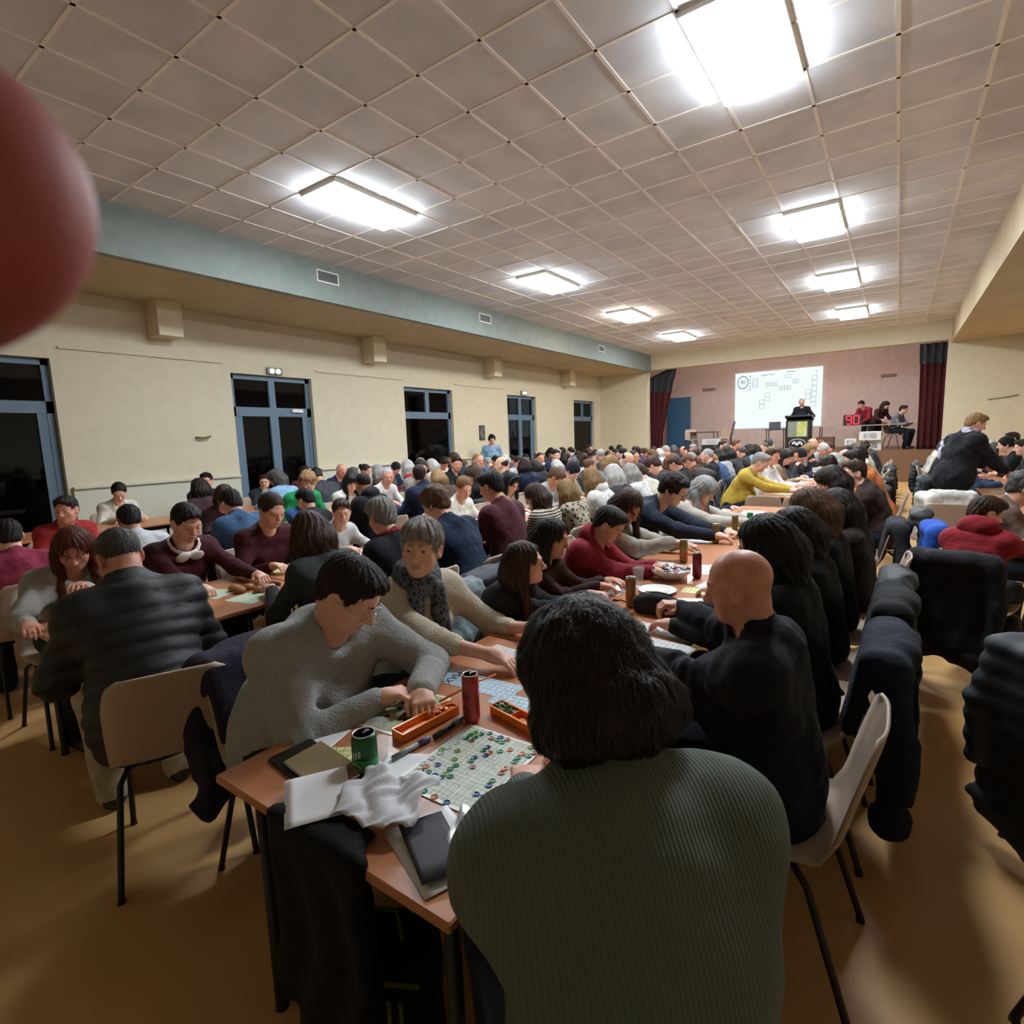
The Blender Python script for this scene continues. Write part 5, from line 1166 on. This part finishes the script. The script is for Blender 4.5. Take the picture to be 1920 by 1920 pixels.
# second row table: bottle, chips, printed card
e = empty('water_bottle', (-3.02,1.93,Z), label='clear plastic water bottle with a dark label on the left table', cat='bottle')
MB().lathe([(.028,0),(.033,.01),(.032,.06),(.033,.15),(.03,.175),(.013,.205),(.013,.215),(.0001,.215)], n=20).build('bottle', mat('clear bottle plastic','#dfe7ea',.12,trans=.85), e)
MB().lathe([(.0335,.07),(.0337,.075),(.0337,.125),(.0335,.13)], n=20).build('label_band', mat('dark bottle label','#2b3140',.5), e); MB().lathe([(.0145,.212),(.0145,.228),(.0001,.228)], n=16).build('cap', m_white, e)
sheet(-3.02,1.62,Z,.22,.18,.2,'green','pale green bingo sheet with chips at the edge of the left table')
t = MB()
for k in range(9):
    a = k*.7; t.lathe([(.0001,0),(.028,.002),(.034,.018),(.024,.030),(.0001,.034)], (r2.gauss(0,.055),r2.gauss(0,.035),0.0), 14)
for i,(x,y) in enumerate(((-3.22,1.72),(-3.15,1.77),(-3.19,1.65),(-3.10,1.72),(-3.27,1.66),(-3.14,1.85))):
    MB().lathe([(.0001,0),(.03,.002),(.037,.018),(.028,.032),(.0001,.037)], n=16).build('bread_roll', mat('brown crust','#9c6236',.6,kind='noise'), loc=(x,y,Z), label='small brown pastry in the pile on the left table by the white collar', cat='pastry', group='brown pastries on the left table')
sheet(-3.33,1.55,Z,.24,.2,.4,'green','pale green bingo sheet under the brown pastries')
MB().lathe([(.045,0),(.05,.004),(.075,.05),(.07,.05),(.046,.008),(.0001,.008)], n=24).build('plastic_bowl', mat('dull yellow plastic','#a39348',.5), loc=(-3.10,.88,Z), label='yellow plastic bowl beside the puffer jacket man', cat='bowl')
leaf(-3.35,.83,.06,.04,.3,'small pale card by the hand of the red-haired woman')
# sheets before every seated person further away
n_ = 0; tally = {}
cols = ['white','white','white','white','yellow','blue','green']
for row,side,y in SIT:
    if row == 'A' and y < 3.9: continue
    if row == 'B' and y < 2.1: continue
    sx = -1 if side == 'L' else 1
    for j in range(2 if (row in 'ABC' and y < 13) else 1):
        c_ = rnd.choice(cols); where = 'left' if side == 'L' else 'right'
        near = 'near' if y < 6 else ('middle' if y < 11 else 'far')
        sheet(XC[row]+sx*(.22+rnd.uniform(-.05,.05))-sx*.02*j, y+(j*.27-.05)+rnd.uniform(-.03,.03), Z+.0005+.0015*j, .21, .24, rnd.uniform(-.25,.25), c_,
              '%s bingo sheet, %s part of the %s, %s half' % (c_, near, ROWN[row], where), group='%s sheets, %s part of the %s, %s half' % (c_, near, ROWN[row], where))
# cans and bottles among the crowd
for i in range(34):
    row = rnd.choice('AAABBBCCD'); y = rnd.uniform(5.0,16.0)
    if row == 'A' and 6.6 < y < 8: continue
    cc = rnd.choice((('gold','#8f7a48'),('red','#8c2a25'),('green','#2c6b40'),('orange','#c8742a'),('silver','#a9adb0'))); near = 'middle' if y < 10.5 else 'far'
    MB().lathe([(.024,0),(.0265,.01),(.0265,.14),(.022,.152),(.0001,.152)], n=12).build('drink_can', mat('can paint '+cc[1], cc[1], .3, .35), loc=(XC[row]+rnd.uniform(-.1,.1),y,Z), label='small %s can, %s part of the %s' % (cc[0], near, ROWN[row]), cat='can', group='%s cans, %s part of the %s' % (cc[0], near, ROWN[row]))
# dark coat hung from the near end of the table, printed bag below
F = Field(*[axis(a,b_,.012,[]) for a,b_ in ((-.32,.32),(-.14,.16),(-.62,.10))])
F.boxy((0,.02,.012),(.13,.03,.01),None,.012,.02); F.boxy((0,-.03,-.24),(.17,.022,.27),None,.02,.04); F.displace(lambda x,y,z:.012*np.sin(x*45+3*np.sin(z*7))*np.clip(-z*4,.1,1)+.004*wig(x,y,z,40,1)); F.boxy((0,.16,-.16),(.4,.165,.16),None,.002,.002,'sub')
obj('jacket', np_mesh('jacket', *F.surface(), [mat('black jacket cloth','#08090a',.85,kind='cloth')]), None, loc=(-1.01,.66,Z), label='black jacket slung over the near end of the table, hanging down', cat='jacket')
e = empty('shopping_bag', (-1.02,.80,0), .5, label='dark bag with faint green lettering standing on the floor under the near table', cat='bag')
F = Field(*[axis(a,b_,.012,[]) for a,b_ in ((-.2,.2),(-.14,.14),(-.02,.46))]); F.boxy((0,0,.19),(.14,.075,.19),None,.03,.03); F.displace(lambda x,y,z:.006*wig(x,y,z,28,4)); F.plane((0,0,.003),(0,0,-1))
obj('bag_body', np_mesh('bag', *F.surface(), [mat('black bag cloth','#141613',.8,kind='cloth')]), e)
gm = mat('dull green print','#5d6a2a',.7); t = MB()
for k in range(6): t.box((-.085+k*.03,-.0865,.17+.01*(k%2)),(-.075+k*.03,-.083,.26))
t.build('green_print', gm, e); MB().box((-.12,-.087,.30),(.12,-.083,.315)).build('green_stripe', gm, e)
for s_ in (-1,1): MB().tube([(-.07,s_*.04,.36),(-.06,s_*.045,.47),(.06,s_*.045,.47),(.07,s_*.04,.36)], .006, 6).build('handle', gm, e)
# ---------------------------------------------------------------- the stage
GZ = .9
S(MB().box((-9.3,WY1+.02,0),(3.1,23.6,GZ)), 'trim_7', m_wood)
S(MB().box((-9.3,23.5,GZ),(3.1,23.8,5.2)), 'wall_stage', m_stagewall)
S(MB().box((-9.6,WY1+.3,GZ),(-9.3,23.8,5.2)), 'wall_stage_left', m_stagewall); S(MB().box((2.6,WY1+.3,GZ),(2.9,23.8,5.2)), 'wall_stage_right', m_stagewall)
S(MB().box((-9.6,WY1+.3,5.2),(3.1,23.8,5.3)), 'ceiling_stage', m_stagewall)
for x in (-5.2,-1.4):
    e = empty('stage_lamp', (x,19.95,4.75), label='lamp bar above the stage behind the header, %s one' % ('left' if x < -3 else 'right'), cat='lamp', group='stage lamps')
    MB().box((-.6,-.07,0),(.6,.07,.45)).build('housing', m_white, e); MB().box((-.58,-.06,-.03),(.58,.06,0)).build('tube', emat('stage lamp glow','#fff2ee',95), e)
# curtains gathered at the two sides
m_cur = mat('dark red stage curtain', '#4d1a1e', .9, kind='cloth', col2='#3a1216'); m_cur2 = mat('dark grey curtain pelmet', '#3a3a40', .9, kind='cloth')
def curtain(label, prof, m, y=19.62, group=None):
    """prof: (z, x left, x right) rows; folded cloth with its own depth"""
    def fn(u, v):
        s_ = v*(len(prof)-1); i = min(int(s_),len(prof)-2); f = s_-i
        z = prof[i][0]*(1-f)+prof[i+1][0]*f; a = prof[i][1]*(1-f)+prof[i+1][1]*f; b_ = prof[i][2]*(1-f)+prof[i+1][2]*f
        return (a+(b_-a)*u, y+.05*math.sin(u*PI*7)+.012*math.sin(v*9+u*20), z)
    return MB().grid(fn, 56, 24, thick=.02).build('stage_curtain', m, label=label, cat='curtain', group=group)
curtain('dark red curtain tied back at the left edge of the stage', [(GZ+.01,-7.44,-7.05),(1.6,-7.46,-7.02),(2.4,-7.48,-6.86),(3.1,-7.5,-6.72)], m_cur)
curtain('dark grey pelmet of the left curtain rising to a point', [(3.05,-7.5,-6.73),(3.45,-7.5,-6.66),(3.62,-7.52,-6.6),(3.9,-6.8,-6.55)], m_cur2, 19.66)
curtain('dark red curtain hanging at the right edge of the stage', [(GZ+.01,.48,1.0),(2.0,.48,1.0),(3.0,.46,1.0),(3.35,.45,1.0)], m_cur)
curtain('dark grey pelmet above the right curtain', [(3.28,.44,1.01),(3.6,.42,1.02),(3.85,.42,1.02)], m_cur2, 19.58)
MB().box((-7.9,22.6,GZ),(-6.95,22.68,3.05)).box((-7.85,22.58,1.0),(-7.0,22.6,2.95)).build('stage_flat', mat('blue stage panel','#2f5a7d',.8), label='tall blue panel standing behind the left curtain', cat='panel')
# projected picture
e = empty('projection_screen', (-3.88,23.44,2.78), label='large white projected bingo screen reading 90 on the stage wall', cat='screen')
w_,h_ = 3.06,2.18
MB().box((-w_/2,0,-h_/2),(w_/2,.03,h_/2)).build('picture', emat('projected light','#f3fcfb',.74), e)
gi = emat('projected grey ink','#b4c6cc',.6); bi = emat('projected blue ink','#6f93b3',.5)
t = MB()
for k in range(40):
    a0,a1 = 2*PI*k/40, 2*PI*(k+1)/40
    P4 = [(-1.24+r_*math.cos(a)*.205/.205, -.004, .73+r_*math.sin(a)*1.25) for a,r_ in ((a0,.205),(a1,.205),(a1,.178),(a0,.178))]; t.add(P4, [(0,1,2,3)])
t.build('number_ring', bi, e); text('90',.2,e,(-1.24,-.006,.73),(H2,0,0),bi)
t = MB()
def frame(x,z,w,h,s=.014): t.box((x,-.006,z),(x+w,-.003,z+s)).box((x,-.006,z+h-s),(x+w,-.003,z+h)).box((x,-.006,z),(x+s,-.003,z+h)).box((x+w-s,-.006,z),(x+w,-.003,z+h))
frame(-.88,.5,.2,.34); frame(-.84,.55,.12,.24)
for i in range(5): t.box((-1.0,-.006,.42+i*.12),(-.95,-.003,.48+i*.12))
for (x,z,n) in ((-.42,.5,4),(.05,.33,4),(.53,.55,2)):
    for k in range(n): frame(x+k*.11,z,.1,.15)
for (x,z) in ((-.42,.1),(-.42,-.06),(-.62,-.16),(-.62,-.34),(1.18,.62),(1.18,.42),(1.18,.22),(1.18,.02),(1.16,-.18),(.98,.12),(.98,-.08),(1.16,-.36)): frame(x,z,.18,.17)
frame(.28,.76,.2,.14); t.box((.34,-.006,.98),(.62,-.003,1.01)).box((-.58,-.006,.92),(-.34,-.003,.95)).box((-.3,-.006,.93),(-.1,-.003,.96)).box((1.3,-.006,.9),(1.35,-.003,.95))
t.build('number_boxes', gi, e)
# lectern with posters
e = empty('lectern', (-2.66,20.3,GZ), -.05, label='black lectern with a yellow-green poster and an oval emblem', cat='lectern')
MB().box((-.36,-.22,0),(.36,.22,1.0), bev=.02).build('body', mat('black lectern','#1b1c1f',.5), e); MB().obox((0,0,1.06),(.78,.5,.05),rx=-.28).build('top', mat('black lectern','#1b1c1f',.5), e)
t = MB().box((-.29,-.235,.45),(.29,.0-.222,.95)); t.build('poster', mat('grey green poster','#8d9787',.6), e); ep = [o for o in C.objects if o.parent == e and o.name.startswith('poster')][0]; MB().box((-.02,-.24,.47),(.26,-.236,.93)).build('poster_picture', mat('yellow-green print','#b9c452',.6,kind='noise',col2='#e2e6b0'), ep)
t = MB(); t.lathe([(.0001,0),(.25,0),(.25,.012),(.0001,.012)], n=30); o = t.build('emblem', mat('cream emblem','#b6b1a6',.6), e, loc=(0,-.224,.24)); o.rotation_euler = (H2,0,0); o.scale = (1,.62,1)
t = MB(); t.lathe([(.0001,0),(.225,0),(.225,.004),(.0001,.004)], n=30); o2 = t.build('emblem_field', mat('black emblem field','#17181b',.6), e, loc=(0,-.2365,.24)); o2.rotation_euler = (H2,0,0); o2.scale = (1,.58,1)
t = MB()
for k in range(7): t.obox((-.13+.045*k,-.243,.24+.03*math.sin(k*1.7)),(.05,.003,.10-.008*abs(k-3)),0)
t.build('emblem_mark', mat('white emblem mark','#d9dcdf',.5), e)
MB().tube([(.1,0,1.09),(.1,-.06,1.3),(.06,-.12,1.34)], .006, 6).build('microphone', mat('black plastic','#1a1a1b',.45), e)
# small table with laptop
def stage_table(x, y, w, d, h, label, m=m_top, top=.03):
    e = empty('stage_table', (x,y,GZ), label=label, cat='table', group='tables on the stage'); MB().box((-w/2,-d/2,h-top),(w/2,d/2,h)).build('tabletop', m, e)
    for sx in (-1,1):
        for sy in (-1,1): MB().tube([(sx*(w/2-.05),sy*(d/2-.05),h-top),(sx*(w/2-.03),sy*(d/2-.04),0)], .015, 6).build('leg', m_steel, e)
    return e
stage_table(-3.38,20.5,.62,.5,.72,'small dark table with a laptop left of the lectern', m_steel)
e = empty('laptop', (-3.42,20.45,GZ+.72), .15, label='dark laptop open on the small table left of the lectern', cat='laptop')
MB().box((-.18,-.12,0),(.18,.12,.018)).build('base', mat('laptop shell','#3b3d44',.4,.3), e); MB().obox((0,.15,.13),(.36,.012,.25),rx=-.2).build('lid', mat('laptop shell','#3b3d44',.4,.3), e)
stage_table(-.95,20.6,2.3,.7,.76,'long pale table behind the red number display', mat('pale table laminate','#b08f7a',.5))
def display():
    e = empty('number_display', (-1.17,20.3,GZ+.76), label='black display box with the red glowing number 90', cat='display')
    MB().box((-.25,0,0),(.25,.09,.33), bev=.01).build('housing', mat('display housing','#26080c',.4), e); rm = emat('red segments','#ff2436',3.0)
    seg = dict(a=((-.055,.125),(.055,.15)), g=((-.055,-.0125),(.055,.0125)), d=((-.055,-.15),(.055,-.125)), f=((-.08,.01),(-.055,.14)), b=((.055,.01),(.08,.14)), e=((-.08,-.14),(-.055,-.01)), c=((.055,-.14),(.08,-.01)))
    for cx,ch,nm in ((-.1,'abcdfg','9'),(.1,'abcdef','0')):
        t = MB()
        for k in ch: (x0,z0),(x1,z1) = seg[k]; t.box((cx+x0,-.006,.165+z0*.9),(cx+x1,-.001,.165+z1*.9))
        t.build('digit', rm, e)
display()
SM = dict(vox=.014, hv=.009, handv=.010)
def stage_person(tgt, rz, q, label, topc, hair, hairc, **k):
    e,kk = person('p', None, rz, q, label, k.pop('top','plain'), topc, hair, hairc, target=tgt, **{**SM, **k}); e.location[2] = GZ; return e
stage_person((-2.68,20.85,1.6), PI, dict(stand=True,s=1.03,lean=6,hp=12,w=1.1,belly=.03,hands=((-.35,.3,1.1),(.2,.35,1.1))), 'bald man in dark clothes standing behind the lectern','#23262e','buzz','white', skin=0)
stage_person((-1.0,21.2,1.42), PI-.5, dict(stand=True,s=.98,lean=30,slouch=20,hp=25,hands=((-.1,.5,.85),(.3,.5,.8))), 'person in a red top bent over the long table on stage','#8f2836','short','dark brown')
stage_person((-.35,21.0,1.35), PI+.8, dict(stand=True,s=.98,lean=24,slouch=16,hp=15,hands=((-.1,.5,.9),(.3,.5,.9))), 'person in a dark brown top bent at the right end of the stage table','#3b2022','bob','dark brown')
e = stage_person((.12,20.55,1.18), PI+1.2, dict(lean=12,hp=10), 'dark-haired person in grey seated at the right side of the stage','#6f757c','short','black'); chair(e.location[0], e.location[1], PI+1.2, 'beige chair under the seated person in grey on stage').location[2] = GZ
# boxes and boards along the stage edge
def box_thing(name, x, y, z, w, d, h, c, label, cat='box', rz=0, panel=None):
    e = empty(name, (x,y,z), rz, label=label, cat=cat); MB().box((-w/2,-d/2,0),(w/2,d/2,h), bev=.006).build('carton', mat('carton '+c, c, .7), e)
    if panel: MB().box((-w*.3,-d/2-.004,h*.2),(w*.3,-d/2-.0005,h*.85)).build('printed_panel', mat('panel '+panel, panel, .6, kind='noise', col2='#c9cac8'), e)
    return e
box_thing('framed_notice',-1.15,19.5,GZ,.30,.06,.36,'#d8d8d4','white standing notice with a dark picture on the stage edge','notice',panel='#33353a')
box_thing('cardboard_box',-.62,19.75,GZ,.5,.35,.3,'#cfcfca','grey and white box on the stage edge below the bent people',panel='#6d7176')
box_thing('cardboard_box',-.66,19.6,GZ+.3,.55,.32,.26,'#d9d9d6','open printed white box stacked on the grey and white box',panel='#8d9496')
box_thing('long_white_sign',-5.35,19.85,GZ+.26,.62,.03,.2,'#d9dad8','long white printed sign at the left of the stage edge','sign',panel='#b3b5b5')
box_thing('white_box',-4.28,19.6,GZ,.36,.25,.16,'#e1e1df','low white box on the stage edge left of the lectern')
box_thing('amplifier',-5.3,19.95,GZ,.7,.4,.26,'#26272a','black amplifier lying under the long white sign','amplifier')
box_thing('wooden_crate',-1.9,20.4,GZ,.5,.4,.42,'#6b4a3a','brown crate on the stage right of the lectern')
MB().lathe([(.03,0),(.035,.01),(.035,.16),(.012,.2),(.012,.24),(.0001,.24)], n=14).build('white_bottle', m_white, loc=(-3.95,19.55,GZ), label='small white bottle standing on the stage edge', cat='bottle')
stage_table(-5.75,20.4,.9,.6,.72,'black-framed table at the left of the stage', m_steel)
for x,l in ((-6.15,'left'),(-5.1,'right')):
    chair(x,20.2,PI+.4*(1 if l == 'left' else -1),'beige chair at the %s of the black-framed stage table' % l).location[2] = GZ
MB().tube([(-4.8,20.3,GZ),(-4.8,20.3,GZ+.5),(-4.68,20.3,GZ+1.05)], .035, 8).build('folded_stand', mat('dark stand','#4a3a35',.5), label='dark folded stand leaning at the left of the screen', cat='stand')
MB().box((-.22,0,-.05),(.22,.05,.05), bev=.01).build('wall_emblem', mat('grey relief','#8d7b74',.8), loc=(-.35,23.45,3.35), label='faint grey fixture on the stage wall right of the screen', cat='fixture')
MB().box((-.25,0,-.05),(.25,.05,.05), bev=.01).build('wall_emblem', mat('grey relief','#8d7b74',.8), loc=(-6.45,23.45,3.35), label='faint grey fixture on the stage wall left of the screen', cat='fixture')
MB().tube([(1.9,WY1-.02,2.2),(2.3,WY1-.02,2.24),(2.5,WY1-.04,2.28)], .012).build('wall_hook', mat('brass','#8a7645',.35,1), label='thin dark fitting on the cream wall right of the stage', cat='hook')
# ---------------------------------------------------------------- the fingertip over the edge of the lens
def fingertip():
    d = CR[2]; r = CR[0]; u = CR[1]; o = np.array([0,0,CAMZ])
    c = o+d*.036-r*.0413+u*.0213; ax_ = unit(r*.98+u*.06+d*.14)
    lo = c-.06; hi = c+.03; F = Field(*[axis(lo[q],hi[q],.0011,[]) for q in range(3)])
    R_ = np.stack([ax_, unit(np.cross(d,ax_)), unit(np.cross(ax_,np.cross(d,ax_)))],1)
    F.cap(c-ax_*.06, c-ax_*.004, .0102, .0100, k=.01); F.ell(c, (.0118,.0102,.0088), R_, .006)
    o_ = obj('fingertip', np_mesh('fingertip', *F.surface(), [mat('reddish finger skin','#a0493c',.6,kind='skin',col2='#863a30')]), None, label='out-of-focus fingertip of the person taking the photograph at the upper left', cat='finger')
fingertip()
